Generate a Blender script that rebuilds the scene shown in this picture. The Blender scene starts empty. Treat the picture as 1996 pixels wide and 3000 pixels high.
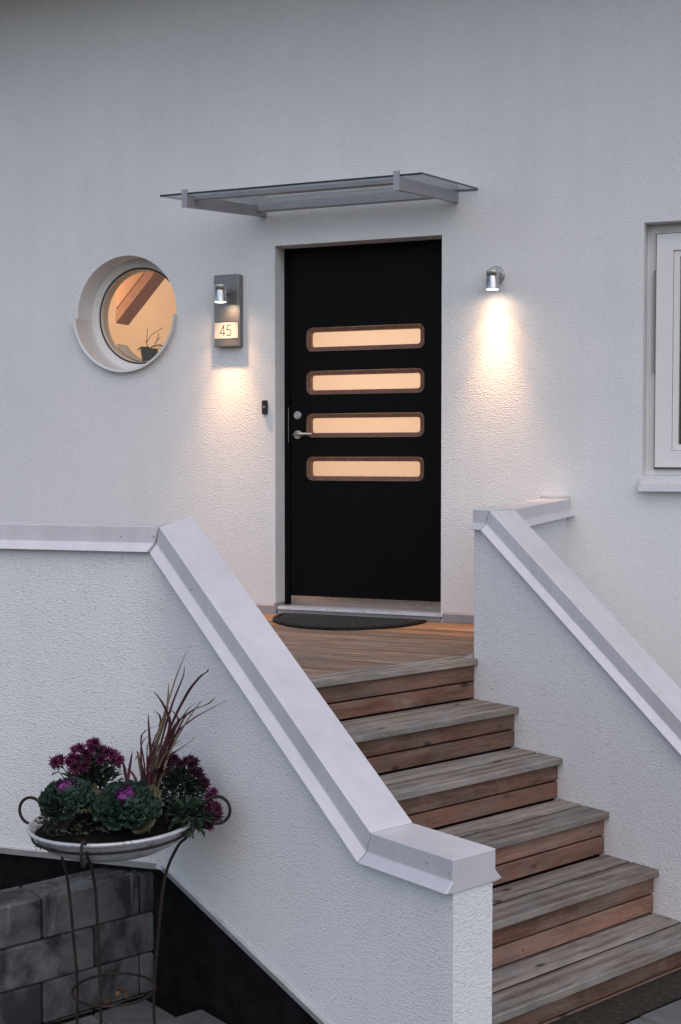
import bpy, bmesh, math, random
from mathutils import Vector, Matrix
R = math.radians
random.seed(11)
scene = bpy.context.scene
COL = scene.collection

# ------------------------------------------------------------------ camera
CAM = Vector((3.282, -6.911, 0.909)); YAW = R(22.6); PITCH = R(2.42); FPX = 3900.0; PW, PH = 1996, 3000
cd = bpy.data.cameras.new('camera'); cam = bpy.data.objects.new('camera', cd); COL.objects.link(cam)
cam.location = CAM; cam.rotation_euler = (R(90) - PITCH, 0, YAW)
cd.sensor_fit = 'VERTICAL'; cd.sensor_height = 36.0; cd.lens = FPX / PH * 36.0
cd.clip_start = 0.05; cd.clip_end = 400
scene.camera = cam
# ------------------------------------------------------------------ sky, sun, exposure
SUN_AZ = R(-54)            # direction towards the glow, from +x
SUN_EL = R(54)
w = bpy.data.worlds.new('World'); scene.world = w; w.use_nodes = True
nt = w.node_tree; bg = nt.nodes['Background']
sky = nt.nodes.new('ShaderNodeTexSky'); sky.sky_type = 'NISHITA'; sky.sun_disc = False
sky.sun_elevation = SUN_EL; sky.sun_rotation = R(90) - SUN_AZ
sky.air_density = 1.0; sky.dust_density = 1.1; sky.ozone_density = 1.0
nt.links.new(sky.outputs[0], bg.inputs[0]); bg.inputs[1].default_value = 0.098
sd = bpy.data.lights.new('sun', 'SUN'); sd.energy = 1.12; sd.angle = R(100); sd.color = (1.0, 0.86, 0.775)
sun = bpy.data.objects.new('sun', sd); COL.objects.link(sun)
sv = Vector((math.cos(SUN_EL) * math.cos(SUN_AZ), math.cos(SUN_EL) * math.sin(SUN_AZ), math.sin(SUN_EL)))
sun.rotation_euler = sv.to_track_quat('Z', 'Y').to_euler(); sun.location = sv * 20
scene.view_settings.view_transform = 'Standard'; scene.view_settings.look = 'None'
scene.view_settings.gamma = 1.0; scene.view_settings.use_curve_mapping = False
scene.view_settings.exposure = 0.58
scene.render.resolution_x = 681; scene.render.resolution_y = 1024

# ------------------------------------------------------------------ authoring helpers
def ray(px, py):
    fw = Vector((-math.sin(YAW) * math.cos(PITCH), math.cos(YAW) * math.cos(PITCH), -math.sin(PITCH)))
    rt = Vector((math.cos(YAW), math.sin(YAW), 0)); up = rt.cross(fw)
    return fw * FPX + rt * (px - PW / 2) - up * (py - PH / 2)
def on_plane(px, py, n, d):
    r = ray(px, py); n = Vector(n); return CAM + r * ((d - n.dot(CAM)) / n.dot(r))
def onY(px, py, y): return on_plane(px, py, (0, 1, 0), y)
def onZ(px, py, z): return on_plane(px, py, (0, 0, 1), z)

class MB:
    def __init__(s): s.v = []; s.f = []; s.m = []
    def add(s, vs, fs, mi=0):
        o = len(s.v); s.v += [tuple(v) for v in vs]
        s.f += [tuple(i + o for i in f) for f in fs]; s.m += [mi] * len(fs); return s
    def box(s, x0, x1, y0, y1, z0, z1, mi=0):
        return s.add([(x0,y0,z0),(x1,y0,z0),(x1,y1,z0),(x0,y1,z0),(x0,y0,z1),(x1,y0,z1),(x1,y1,z1),(x0,y1,z1)],
              [(0,3,2,1),(4,5,6,7),(0,1,5,4),(1,2,6,5),(2,3,7,6),(3,0,4,7)], mi)
    def cbox(s, x0, x1, y0, y1, z0, z1, b=0.004, mi=0):
        vs = []; idx = {}
        X = (x0, x1); Y = (y0, y1); Z = (z0, z1)
        for i in (0,1):
            for j in (0,1):
                for k in (0,1):
                    sx, sy, sz = (1 if i == 0 else -1)*b, (1 if j == 0 else -1)*b, (1 if k == 0 else -1)*b
                    for ax in range(3):
                        p = [X[i]+sx, Y[j]+sy, Z[k]+sz]; p[ax] = (X[i], Y[j], Z[k])[ax]
                        idx[(i,j,k,ax)] = len(vs); vs.append(p)
        fs = []
        for i in (0,1):
            q = [idx[(i,a,c,0)] for a, c in ((0,0),(1,0),(1,1),(0,1))]; fs.append(q if i else q[::-1])
            q = [idx[(a,i,c,1)] for a, c in ((0,0),(0,1),(1,1),(1,0))]; fs.append(q if i else q[::-1])
            q = [idx[(a,c,i,2)] for a, c in ((0,0),(1,0),(1,1),(0,1))]; fs.append(q if i else q[::-1])
        for a in (0,1):
            for c in (0,1):
                fs.append([idx[(0,a,c,1)], idx[(1,a,c,1)], idx[(1,a,c,2)], idx[(0,a,c,2)]])
                fs.append([idx[(a,0,c,0)], idx[(a,1,c,0)], idx[(a,1,c,2)], idx[(a,0,c,2)]])
                fs.append([idx[(a,c,0,0)], idx[(a,c,1,0)], idx[(a,c,1,1)], idx[(a,c,0,1)]])
                for k in (0,1): fs.append([idx[(a,c,k,0)], idx[(a,c,k,1)], idx[(a,c,k,2)]])
        return s.add(vs, fs, mi)
    def tube(s, pts, r, n=8, closed=False, mi=0):
        pts = [Vector(p) for p in pts]; N = len(pts); rs = r if isinstance(r, (list, tuple)) else [r]*N
        vs = []; ref = None
        for i, p in enumerate(pts):
            if closed: t = pts[(i+1) % N] - pts[i-1]
            else: t = pts[min(i+1, N-1)] - pts[max(i-1, 0)]
            t.normalize()
            if ref is None: ref = t.orthogonal().normalized()
            ref = (ref - t*ref.dot(t)).normalized(); b = t.cross(ref)
            for k in range(n):
                a = 2*math.pi*k/n; vs.append(p + (ref*math.cos(a) + b*math.sin(a))*rs[i])
        fs = []
        for i in range(N if closed else N-1):
            j = (i+1) % N
            for k in range(n): fs.append((i*n+k, i*n+(k+1) % n, j*n+(k+1) % n, j*n+k))
        if not closed: fs += [tuple(range(n))[::-1], tuple((N-1)*n+k for k in range(n))]
        return s.add(vs, fs, mi)
    def lathe(s, prof, n=48, M=None, mi=0, a0=0.0, a1=2*math.pi):
        full = abs(a1 - a0 - 2*math.pi) < 1e-6; vs = []; fs = []; K = len(prof); steps = n if full else n+1
        for i in range(steps):
            a = a0 + (a1-a0)*i/n
            for r, z in prof:
                v = Vector((r*math.cos(a), r*math.sin(a), z)); vs.append(M @ v if M else v)
        for i in range(n):
            j = (i+1) % steps
            for k in range(K-1): fs.append((i*K+k, j*K+k, j*K+k+1, i*K+k+1))
        return s.add(vs, fs, mi)
    def prism(s, polyA, polyB, mi=0):
        n = len(polyA); fs = [tuple(range(n))[::-1], tuple(range(n, 2*n))]
        fs += [(i, (i+1) % n, n+(i+1) % n, n+i) for i in range(n)]
        return s.add(list(polyA)+list(polyB), fs, mi)
    def mesh(s, name, mats, smooth=False, fix=True):
        me = bpy.data.meshes.new(name); me.from_pydata(s.v, [], s.f)
        for m in (mats if isinstance(mats, (list, tuple)) else [mats]): me.materials.append(m)
        for p, mi in zip(me.polygons, s.m): p.material_index = mi; p.use_smooth = smooth
        if fix:
            bm = bmesh.new(); bm.from_mesh(me); bmesh.ops.recalc_face_normals(bm, faces=bm.faces); bm.to_mesh(me); bm.free()
        if smooth:
            try: me.set_sharp_from_angle(angle=R(40))
            except Exception: pass
        return me
    def build(s, name, mats, parent=None, smooth=False, fix=True, loc=None, rot=None):
        return link(name, s.mesh(name, mats, smooth, fix), parent, loc, rot)
def link(name, me, parent=None, loc=None, rot=None):
    o = bpy.data.objects.new(name, me); COL.objects.link(o); o.parent = parent
    if loc is not None: o.location = loc
    if rot is not None: o.rotation_euler = rot
    return o
def tag(o, label=None, cat=None, group=None, kind=None):
    for k, v in (('label', label), ('category', cat), ('group', group), ('kind', kind)):
        if v: o[k] = v
    return o
def thing(name, label, cat, loc=(0,0,0), rz=0.0, group=None):
    o = bpy.data.objects.new(name, None); COL.objects.link(o); o.location = loc; o.rotation_euler = (0,0,rz)
    o.empty_display_size = 0.1
    return tag(o, label, cat, group)

# ------------------------------------------------------------------ materials
class NB:
    def __init__(s, name):
        s.mat = bpy.data.materials.new(name); s.mat.use_nodes = True; s.t = s.mat.node_tree
        s.b = s.t.nodes['Principled BSDF']; s.out = s.t.nodes['Material Output']
    def n(s, typ, **kw):
        nd = s.t.nodes.new(typ)
        for k, v in kw.items():
            if k in nd.inputs.keys() if isinstance(k, str) else False: nd.inputs[k].default_value = v
            else: setattr(nd, k, v)
        return nd
    def l(s, a, b): s.t.links.new(a, b)
    def coord(s, scale=(1,1,1), rand=False, rot=(0,0,0)):
        tc = s.n('ShaderNodeTexCoord'); mp = s.n('ShaderNodeMapping'); mp.inputs['Scale'].default_value = scale
        mp.inputs['Rotation'].default_value = rot
        src = tc.outputs['Object']
        if rand:
            oi = s.n('ShaderNodeObjectInfo'); va = s.n('ShaderNodeVectorMath', operation='MULTIPLY_ADD')
            mul = s.n('ShaderNodeVectorMath', operation='SCALE'); cx = s.n('ShaderNodeCombineXYZ')
            m1 = s.n('ShaderNodeMath', operation='MULTIPLY'); m1.inputs[1].default_value = 37.0; s.l(oi.outputs['Random'], m1.inputs[0])
            m2 = s.n('ShaderNodeMath', operation='MULTIPLY'); m2.inputs[1].default_value = 91.0; s.l(oi.outputs['Random'], m2.inputs[0])
            s.l(m1.outputs[0], cx.inputs[0]); s.l(m2.outputs[0], cx.inputs[1]); s.l(m1.outputs[0], cx.inputs[2])
            ad = s.n('ShaderNodeVectorMath', operation='ADD'); s.l(src, ad.inputs[0]); s.l(cx.outputs[0], ad.inputs[1]); src = ad.outputs[0]
            s.rand = oi.outputs['Random']
        s.l(src, mp.inputs[0]); return mp.outputs[0]
    def noise(s, vec, scale, detail=3, rough=0.55, dist=0.0):
        nd = s.n('ShaderNodeTexNoise'); nd.inputs['Scale'].default_value = scale; nd.inputs['Detail'].default_value = detail
        nd.inputs['Roughness'].default_value = rough; nd.inputs['Distortion'].default_value = dist
        s.l(vec, nd.inputs['Vector']); return nd.outputs['Fac']
    def ramp(s, fac, stops, interp='LINEAR'):
        nd = s.n('ShaderNodeValToRGB'); cr = nd.color_ramp; cr.interpolation = interp
        while len(cr.elements) < len(stops): cr.elements.new(0.5)
        for e, (p, c) in zip(cr.elements, stops):
            e.position = p; e.color = (c, c, c, 1) if isinstance(c, (int, float)) else (*c, 1)
        s.l(fac, nd.inputs[0]); return nd.outputs['Color']
    def mix(s, fac, a, b, mode='MIX'):
        nd = s.n('ShaderNodeMix', data_type='RGBA', blend_type=mode)
        for sock, v in ((nd.inputs['Factor'], fac), (nd.inputs['A'], a), (nd.inputs['B'], b)):
            if hasattr(v, 'links'): s.l(v, sock)
            else: sock.default_value = v if isinstance(v, (int, float)) else (*v, 1)
        return nd.outputs['Result']
    def bump(s, h, dist, strength=1.0, normal=None):
        nd = s.n('ShaderNodeBump'); nd.inputs['Distance'].default_value = dist; nd.inputs['Strength'].default_value = strength
        s.l(h, nd.inputs['Height'])
        if normal is not None: s.l(normal, nd.inputs['Normal'])
        return nd.outputs['Normal']
    def set(s, color=None, rough=None, metal=None, spec=None, normal=None, emit=None, estr=None, coat=None):
        for key, v in (('Base Color', color), ('Roughness', rough), ('Metallic', metal), ('Specular IOR Level', spec), ('Normal', normal),
                       ('Emission Color', emit), ('Emission Strength', estr), ('Coat Weight', coat)):
            if v is None: continue
            if hasattr(v, 'links'): s.l(v, s.b.inputs[key])
            else: s.b.inputs[key].default_value = (*v, 1) if isinstance(v, tuple) and len(v) == 3 else v
        return s.mat

def mat_stucco():
    b = NB('white_render'); v = b.coord(); v2 = b.coord((0.62, 0.62, 1.0))
    n1 = b.noise(v2, 150, 2, 0.5, 0.3); n2 = b.noise(v, 260, 2, 0.6)
    vo = b.n('ShaderNodeTexVoronoi'); vo.inputs['Scale'].default_value = 165; b.l(v2, vo.inputs['Vector'])
    mx = b.mix(0.4, n1, vo.outputs['Distance']); mx2 = b.mix(0.22, mx, n2)
    nrm = b.bump(mx2, 0.0043, 1.0)
    big = b.noise(v, 1.3, 4, 0.6); tint = b.ramp(big, [(0.3, (0.70, 0.708, 0.722)), (0.7, (0.76, 0.76, 0.765))])
    pit = b.ramp(n1, [(0.27, 0.74), (0.40, 1.0)])
    spk = b.noise(v, 150, 1, 0.5); sp = b.ramp(spk, [(0.22, 0.66), (0.30, 1.0)])
    strk = b.ramp(b.noise(b.coord((9, 9, 0.7)), 1.0, 4, 0.6), [(0.3, 0.97), (0.6, 1.0)])
    tint = b.mix(1.0, tint, strk, 'MULTIPLY')
    return b.set(color=b.mix(1.0, b.mix(1.0, tint, pit, 'MULTIPLY'), sp, 'MULTIPLY'), rough=0.92, spec=0.25, normal=nrm)
def mat_plain(name, col, rough=0.5, metal=0.0, spec=0.5, nscale=0, namp=0.15, bump=0.0, bscale=200, coat=0.0):
    b = NB(name); v = b.coord(rand=True); c = col; nrm = None
    if nscale:
        f = b.noise(v, nscale, 4, 0.6)
        c = b.ramp(f, [(0.25, tuple(x*(1-namp) for x in col)), (0.75, tuple(min(1, x*(1+namp)) for x in col))])
    if bump: nrm = b.bump(b.noise(v, bscale, 3, 0.6), bump)
    return b.set(color=c, rough=rough, metal=metal, spec=spec, normal=nrm, coat=coat)
def mat_coping():
    b = NB('grey_painted_sheet_metal'); v = b.coord(rand=True)
    f = b.noise(v, 2.2, 5, 0.6); c = b.ramp(f, [(0.25, (0.60, 0.59, 0.62)), (0.75, (0.67, 0.66, 0.69))])
    c = b.mix(1.0, c, b.ramp(b.noise(b.coord((14, 14, 2.5), rand=True), 1.0, 5, 0.65), [(0.3, 0.90), (0.65, 1.0)]), 'MULTIPLY')
    g = b.noise(v, 420, 2, 0.5); rr = b.ramp(f, [(0.3, 0.32), (0.7, 0.42)])
    nrm = b.bump(b.noise(v, 3.0, 2, 0.5), 0.006, 0.6)
    return b.set(color=b.mix(0.12, c, g, 'OVERLAY'), rough=rr, metal=0.10, spec=0.5, normal=nrm)
def mat_brushed(name, col=(0.52, 0.50, 0.48), rough=0.3, axis='x'):
    b = NB(name); sc = {'x': (2, 60, 90), 'z': (60, 60, 2)}[axis]; v = b.coord(sc, rand=True)
    f = b.noise(v, 8, 3, 0.6); r = b.ramp(f, [(0.3, rough*0.8), (0.7, rough*1.25)])
    return b.set(color=b.ramp(f, [(0.2, tuple(x*0.88 for x in col)), (0.8, tuple(x*1.08 for x in col))]), rough=r, metal=1.0, normal=b.bump(f, 0.0004))
def mat_wood(name, c_lo, c_hi, worn, worn_amt=0.5, rough=0.8, knots=True):
    """grain runs along local x"""
    b = NB(name)
    wv = b.n('ShaderNodeTexWave', wave_type='BANDS', bands_direction='Y'); wv.inputs['Scale'].default_value = 1.5; wv.inputs['Distortion'].default_value = 7.0
    wv.inputs['Detail'].default_value = 2.5; wv.inputs['Detail Scale'].default_value = 0.55; wv.inputs['Detail Roughness'].default_value = 0.55
    b.l(b.coord((0.55, 4.2, 4.2), rand=True), wv.inputs['Vector'])
    g1 = b.noise(b.coord((1.3, 17, 17), rand=True), 2.0, 5, 0.66, 1.2); g2 = b.noise(b.coord((7, 150, 150), rand=True), 1.0, 3, 0.6)
    blot = b.noise(b.coord((2.4, 6.0, 6.0), rand=True), 1.4, 5, 0.68, 0.6)
    gm = b.mix(0.34, g1, wv.outputs['Fac']); gm = b.mix(0.36, gm, g2)
    col = b.ramp(gm, [(0.32, c_lo), (0.64, c_hi)])
    wf = b.ramp(blot, [(0.58-0.30*worn_amt, 0.0), (0.82-0.30*worn_amt, 0.85)])
    col = b.mix(wf, col, b.ramp(b.mix(0.5, g2, g1), [(0.3, tuple(x*0.66 for x in worn)), (0.68, tuple(x*1.22 for x in worn))]))
    dirt = b.ramp(b.noise(b.coord((3.0, 9.0, 9.0), rand=True), 1.0, 6, 0.72), [(0.32, 0.45), (0.58, 1.0)])
    col = b.mix(0.7, col, dirt, 'MULTIPLY')
    cr = b.ramp(b.noise(b.coord((2.2, 70, 70), rand=True), 2.0, 2, 0.5), [(0.27, 0.30), (0.33, 1.0)])     # drying cracks
    col = b.mix(0.6, col, cr, 'MULTIPLY')
    if knots:
        vo = b.n('ShaderNodeTexVoronoi'); vo.inputs['Scale'].default_value = 1.0; vo.inputs['Randomness'].default_value = 1.0
        b.l(b.coord((4.2, 8.5, 8.5), rand=True), vo.inputs['Vector'])
        kn = b.ramp(vo.outputs['Distance'], [(0.06, 0.16), (0.10, 0.55), (0.12, 0.85), (0.17, 1.0)])
        col = b.mix(0.9, col, kn, 'MULTIPLY')
    br = b.n('ShaderNodeMapRange'); br.inputs['To Min'].default_value = 0.70; br.inputs['To Max'].default_value = 1.28; b.l(b.rand, br.inputs['Value'])
    hs = b.n('ShaderNodeHueSaturation'); b.l(br.outputs[0], hs.inputs['Value']); b.l(col, hs.inputs['Color'])
    nrm = b.bump(b.mix(0.6, g2, gm), 0.0022, 0.8)
    return b.set(color=hs.outputs[0], rough=rough, spec=0.3, normal=nrm)
def mat_walnut():
    b = NB('walnut_veneer'); v = b.coord((30, 4, 30), rand=True)
    g = b.noise(v, 1.4, 5, 0.65, 0.5)
    return b.set(color=b.ramp(g, [(0.25, (0.075, 0.030, 0.017)), (0.6, (0.19, 0.082, 0.048)), (0.85, (0.27, 0.13, 0.078))]), rough=0.42)
def mat_block():
    b = NB('grey_concrete_block'); v = b.coord(rand=True)
    f = b.noise(v, 9, 6, 0.7); fine = b.noise(v, 240, 3, 0.6)
    base = b.ramp(f, [(0.3, (0.06, 0.062, 0.066)), (0.7, (0.16, 0.163, 0.168))])
    st = b.noise(b.coord((5.5, 5.5, 4.0), rand=True), 1.0, 5, 0.6, 0.5); sf = b.ramp(st, [(0.44, 0.0), (0.57, 0.85)])
    col = b.mix(sf, base, (0.022, 0.023, 0.026))
    ef = b.ramp(b.noise(b.coord((34, 34, 4), rand=True), 1.0, 4, 0.6), [(0.55, 0.0), (0.75, 0.6)])
    sp = b.noise(b.coord((3, 3, 3), rand=True), 1.0, 2, 0.5); ef2 = b.mix(b.ramp(sp, [(0.48, 0.0), (0.6, 1.0)]), (0, 0, 0), ef)
    col = b.mix(ef2, col, (0.36, 0.37, 0.38)); col = b.mix(0.35, col, fine, 'OVERLAY')
    return b.set(color=col, rough=0.9, spec=0.25, normal=b.bump(fine, 0.003))
def mat_paving():
    b = NB('grey_paving_slab'); v = b.coord(rand=True); f = b.noise(v, 6, 6, 0.7); fine = b.noise(v, 300, 3, 0.6)
    col = b.mix(0.4, b.ramp(f, [(0.3, (0.055, 0.057, 0.06)), (0.7, (0.15, 0.152, 0.155))]), fine, 'OVERLAY')
    return b.set(color=col, rough=0.9, normal=b.bump(fine, 0.002))
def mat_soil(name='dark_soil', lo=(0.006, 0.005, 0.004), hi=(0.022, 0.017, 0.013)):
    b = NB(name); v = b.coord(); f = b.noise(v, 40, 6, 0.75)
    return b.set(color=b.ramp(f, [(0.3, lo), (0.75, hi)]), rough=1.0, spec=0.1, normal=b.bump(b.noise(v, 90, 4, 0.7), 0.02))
def mat_zinc():
    b = NB('weathered_zinc'); v = b.coord((4, 4, 9)); f = b.noise(v, 3, 6, 0.7)
    col = b.ramp(f, [(0.3, (0.42, 0.43, 0.45)), (0.65, (0.62, 0.63, 0.65))])
    st = b.ramp(b.noise(b.coord((30, 30, 6)), 1.0, 4, 0.7), [(0.30, 0.35), (0.40, 1.0)])
    return b.set(color=b.mix(1.0, col, st, 'MULTIPLY'), rough=0.45, metal=0.35, normal=b.bump(f, 0.002))
def mat_iron():
    b = NB('rusty_iron'); v = b.coord(rand=True); f = b.noise(v, 22, 5, 0.7)
    return b.set(color=b.ramp(f, [(0.45, (0.014, 0.012, 0.011)), (0.66, (0.045, 0.022, 0.015)), (0.85, (0.13, 0.06, 0.038))]), rough=0.75, metal=0.3, normal=b.bump(f, 0.002))
def mat_leaf(name, lo, hi, scale=30, rough=0.6, trans=0.15):
    b = NB(name); v = b.coord(rand=True); f = b.noise(v, scale, 3, 0.6)
    c = b.ramp(f, [(0.3, lo), (0.7, hi)])
    br = b.n('ShaderNodeMapRange'); br.inputs['To Min'].default_value = 0.65; br.inputs['To Max'].default_value = 1.35; b.l(b.rand, br.inputs['Value'])
    hs = b.n('ShaderNodeHueSaturation'); b.l(br.outputs[0], hs.inputs['Value']); b.l(c, hs.inputs['Color'])
    m = b.set(color=hs.outputs[0], rough=rough, spec=0.3)
    tr = b.n('ShaderNodeBsdfTranslucent'); b.l(hs.outputs[0], tr.inputs[0]); ms = b.n('ShaderNodeMixShader'); ms.inputs[0].default_value = trans
    b.l(b.b.outputs[0], ms.inputs[1]); b.l(tr.outputs[0], ms.inputs[2]); b.l(ms.outputs[0], b.out.inputs[0]); return m
def mat_glass(name, tint=(0.90, 0.95, 0.94), refl=1.0):
    b = NB(name); t = b.t
    tr = b.n('ShaderNodeBsdfTransparent'); tr.inputs[0].default_value = (*tint, 1)
    gl = b.n('ShaderNodeBsdfGlossy'); gl.inputs['Roughness'].default_value = 0.01
    lw = b.n('ShaderNodeLayerWeight'); pw = b.n('ShaderNodeMath', operation='POWER'); pw.inputs[1].default_value = 4.0; b.l(lw.outputs['Facing'], pw.inputs[0])
    mm = b.n('ShaderNodeMath', operation='MULTIPLY_ADD'); mm.inputs[1].default_value = 0.85*refl; mm.inputs[2].default_value = 0.045*refl; b.l(pw.outputs[0], mm.inputs[0])
    ms = b.n('ShaderNodeMixShader'); b.l(mm.outputs[0], ms.inputs[0]); b.l(tr.outputs[0], ms.inputs[1]); b.l(gl.outputs[0], ms.inputs[2])
    b.l(ms.outputs[0], b.out.inputs[0]); return b.mat
def mat_frosted(name, col):
    b = NB(name); tl_ = b.n('ShaderNodeBsdfTranslucent'); tl_.inputs[0].default_value = (*col, 1)
    b.set(color=(0.10, 0.09, 0.08), rough=0.18, spec=0.5); ms = b.n('ShaderNodeMixShader'); ms.inputs[0].default_value = 0.8
    b.l(b.b.outputs[0], ms.inputs[1]); b.l(tl_.outputs[0], ms.inputs[2]); b.l(ms.outputs[0], b.out.inputs[0]); return b.mat
def mat_emit(name, col, strength, base=(0.8, 0.8, 0.8)):
    b = NB(name); return b.set(color=base, rough=0.5, emit=col, estr=strength)

STUCCO = mat_stucco(); COPING = mat_coping()
BLACK_PLINTH = mat_plain('black_bitumen_plinth', (0.008, 0.008, 0.0085), 0.9, spec=0.12, nscale=14, namp=0.6, bump=0.004, bscale=60)
STEEL = mat_brushed('brushed_steel'); STEEL_V = mat_brushed('brushed_steel_tube', (0.62, 0.60, 0.58), 0.26, 'z')
PLATE = mat_brushed('brushed_steel_plate', (0.27, 0.25, 0.24), 0.40, 'x')
ALU = mat_plain('grey_aluminium', (0.33, 0.325, 0.35), 0.45, 0.4, nscale=6, namp=0.1)
ALU_LIGHT = mat_plain('threshold_aluminium', (0.55, 0.55, 0.56), 0.4, 0.5, nscale=14, namp=0.2)
DOOR_BLACK = mat_plain('black_satin_paint', (0.003, 0.003, 0.0032), 0.5, spec=0.10, nscale=30, namp=0.2)
WALNUT = mat_walnut()
PANE_LIT = mat_frosted('frosted_pane', (0.95, 0.84, 0.74))
LENS = mat_emit('lamp_lens', (1.0, 0.82, 0.60), 16.0)
WHITE_PAINT = mat_plain('white_painted_frame', (0.74, 0.73, 0.72), 0.4, nscale=12, namp=0.03)
CREAM_METAL = mat_plain('white_coated_flashing', (0.66, 0.65, 0.64), 0.4, 0.1, nscale=5, namp=0.06)
RUBBER = mat_plain('black_rubber', (0.012, 0.012, 0.012), 0.75, spec=0.25, bump=0.001)
GASKET = mat_plain('black_gasket', (0.01, 0.01, 0.01), 0.6)
GLASS = mat_glass('canopy_glass', (0.93, 0.965, 0.96), 0.8); PANE = mat_glass('window_glass', (0.95, 0.96, 0.95), 0.7)
GLASS_EDGE = mat_plain('green_glass_edge', (0.008, 0.018, 0.017), 0.15)
W_DECK_LAMPLIT = mat_wood('lamplit_deck_larch', (0.20, 0.105, 0.055), (0.50, 0.30, 0.17), (0.32, 0.215, 0.145), 0.4, knots=False)  # wall-side boards: less weathered brown, with the lamp's warm glow painted in
W_DECK_GREY = mat_wood('weathered_deck', (0.13, 0.08, 0.054), (0.40, 0.27, 0.19), (0.27, 0.22, 0.18), 0.6, knots=False)
W_TREAD = mat_wood('weathered_tread', (0.10, 0.078, 0.062), (0.30, 0.25, 0.21), (0.27, 0.255, 0.24), 0.7)
W_RISER = mat_wood('red_brown_riser', (0.085, 0.042, 0.028), (0.26, 0.132, 0.09), (0.20, 0.145, 0.118), 0.6)
SCREW = mat_plain('screw_metal', (0.42, 0.42, 0.44), 0.45, 0.3)
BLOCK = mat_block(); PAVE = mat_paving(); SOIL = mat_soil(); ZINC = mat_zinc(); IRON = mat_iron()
GROUND = mat_soil('ground_earth', (0.03, 0.026, 0.022), (0.11, 0.095, 0.08))

# ------------------------------------------------------------------ ground
g = MB(); g.add([(-120,-160,-1.0),(160,-160,-1.0),(160,120,-1.0),(-120,120,-1.0)], [(0,1,2,3)])
ground = g.build('ground', GROUND); tag(ground, 'dark bare earth ground round the house', 'ground', kind='structure')

# ------------------------------------------------------------------ house
house = thing('house', 'white rendered house with black front door and a round window', 'house', (0, 0, -1.0))
HZ = 1.0   # parts are authored in world metres, the root stands on the ground
def hpart(mb, name, mats, parent=None, **k):
    o = mb.build(name, mats, None, **k)
    if parent is None:
        o.parent = house; o.location = Vector(o.location) + Vector((0, 0, HZ))
    else: o.parent = parent
    return o
RCX, RCZ, RR = -0.984, 1.762, 0.343
WX0, WX1, WZ0, WZ1 = 2.083, 3.35, 0.805, 2.096
LX, RX, ZT, ZB = -7.0, 7.0, 3.92, -1.1
DT = 2.103
wm = MB()
def q(x0, x1, z0, z1): wm.add([(x0,0,z0),(x1,0,z0),(x1,0,z1),(x0,0,z1)], [(0,1,2,3)])
SX0, SX1, SZ0, SZ1 = RCX-0.5, RCX+0.5, RCZ-0.5, RCZ+0.5
q(LX, SX0, ZB, ZT); q(SX0, SX1, ZB, SZ0); q(SX0, SX1, SZ1, ZT); q(SX1, 0, ZB, ZT)
q(0, 1, ZB, 0.0); q(0, 1, DT, ZT); q(1, WX0, ZB, ZT); q(WX0, WX1, ZB, WZ0); q(WX0, WX1, WZ1, ZT); q(WX1, RX, ZB, ZT)
N = 96; vs = []
for i in range(N):
    a = 2*math.pi*(i+0.5)/N; c, s_ = math.cos(a), math.sin(a); k = 0.5/max(abs(c), abs(s_))
    vs += [(RCX+RR*c, 0, RCZ+RR*s_), (RCX+k*c, 0, RCZ+k*s_), (RCX+RR*c, 0.16, RCZ+RR*s_)]
fs = []
for i in range(N):
    j = (i+1) % N; fs += [(3*i, 3*i+1, 3*j+1, 3*j), (3*i, 3*j, 3*j+2, 3*i+2)]
for cx_, cz_ in ((1,1),(-1,1),(-1,-1),(1,-1)):      # square corners
    a = math.atan2(cz_, cx_) % (2*math.pi); i = int(a/(2*math.pi)*N - 0.5) % N; j = (i+1) % N
    vs.append((RCX+0.5*cx_, 0, RCZ+0.5*cz_)); fs.append((3*i+1, len(vs)-1, 3*j+1))
wm.add(vs, fs)
# door reveals (inner edge a little ragged where the render meets the frame)
rng = random.Random(5)
def reveal(p0, p1, depth, n=70, amp=0.0022):
    a = []; b = []
    for i in range(n+1):
        t = i/n; p = Vector(p0).lerp(Vector(p1), t); a.append(p)
        b.append(p + Vector((0, depth, 0)) + (Vector((1,0,1)))*0 + Vector((0, rng.uniform(-amp, amp)*3, 0)))
    wm.add(a+b, [(i, i+1, n+2+i, n+1+i) for i in range(n)])
reveal((0,0,0), (0,0,DT), 0.132); reveal((1,0,0), (1,0,DT), 0.14); reveal((0,0,DT), (1,0,DT), 0.132)
for p0, p1 in (((WX0,0,WZ0),(WX0,0,WZ1)), ((WX1,0,WZ0),(WX1,0,WZ1)), ((WX0,0,WZ1),(WX1,0,WZ1)), ((WX0,0,WZ0),(WX1,0,WZ0))): reveal(p0, p1, 0.10, 20, 0)
# the rest of the house body
wm.add([(LX,0,ZB),(LX,9,ZB),(LX,9,ZT),(LX,0,ZT)], [(0,1,2,3)]); wm.add([(RX,0,ZB),(RX,9,ZB),(RX,9,ZT),(RX,0,ZT)], [(0,1,2,3)])
wm.add([(LX,9,ZB),(RX,9,ZB),(RX,9,ZT),(LX,9,ZT)], [(0,1,2,3)])
hpart(wm, 'wall', STUCCO, fix=False)
ROOF = mat_plain('dark_roof_tile', (0.05, 0.05, 0.055), 0.7); SOFFIT = mat_plain('painted_soffit', (0.34, 0.33, 0.32), 0.6, nscale=8)
rf = hpart(MB().prism([(LX-0.5,-1.02,3.93),(LX-0.5,4.5,6.6),(LX-0.5,9.6,3.93),(LX-0.5,9.6,4.13),(LX-0.5,4.5,6.8),(LX-0.5,-1.02,4.13)],
                      [(RX+0.5,-1.02,3.93),(RX+0.5,4.5,6.6),(RX+0.5,9.6,3.93),(RX+0.5,9.6,4.13),(RX+0.5,4.5,6.8),(RX+0.5,-1.02,4.13)]), 'roof', ROOF)
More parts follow.
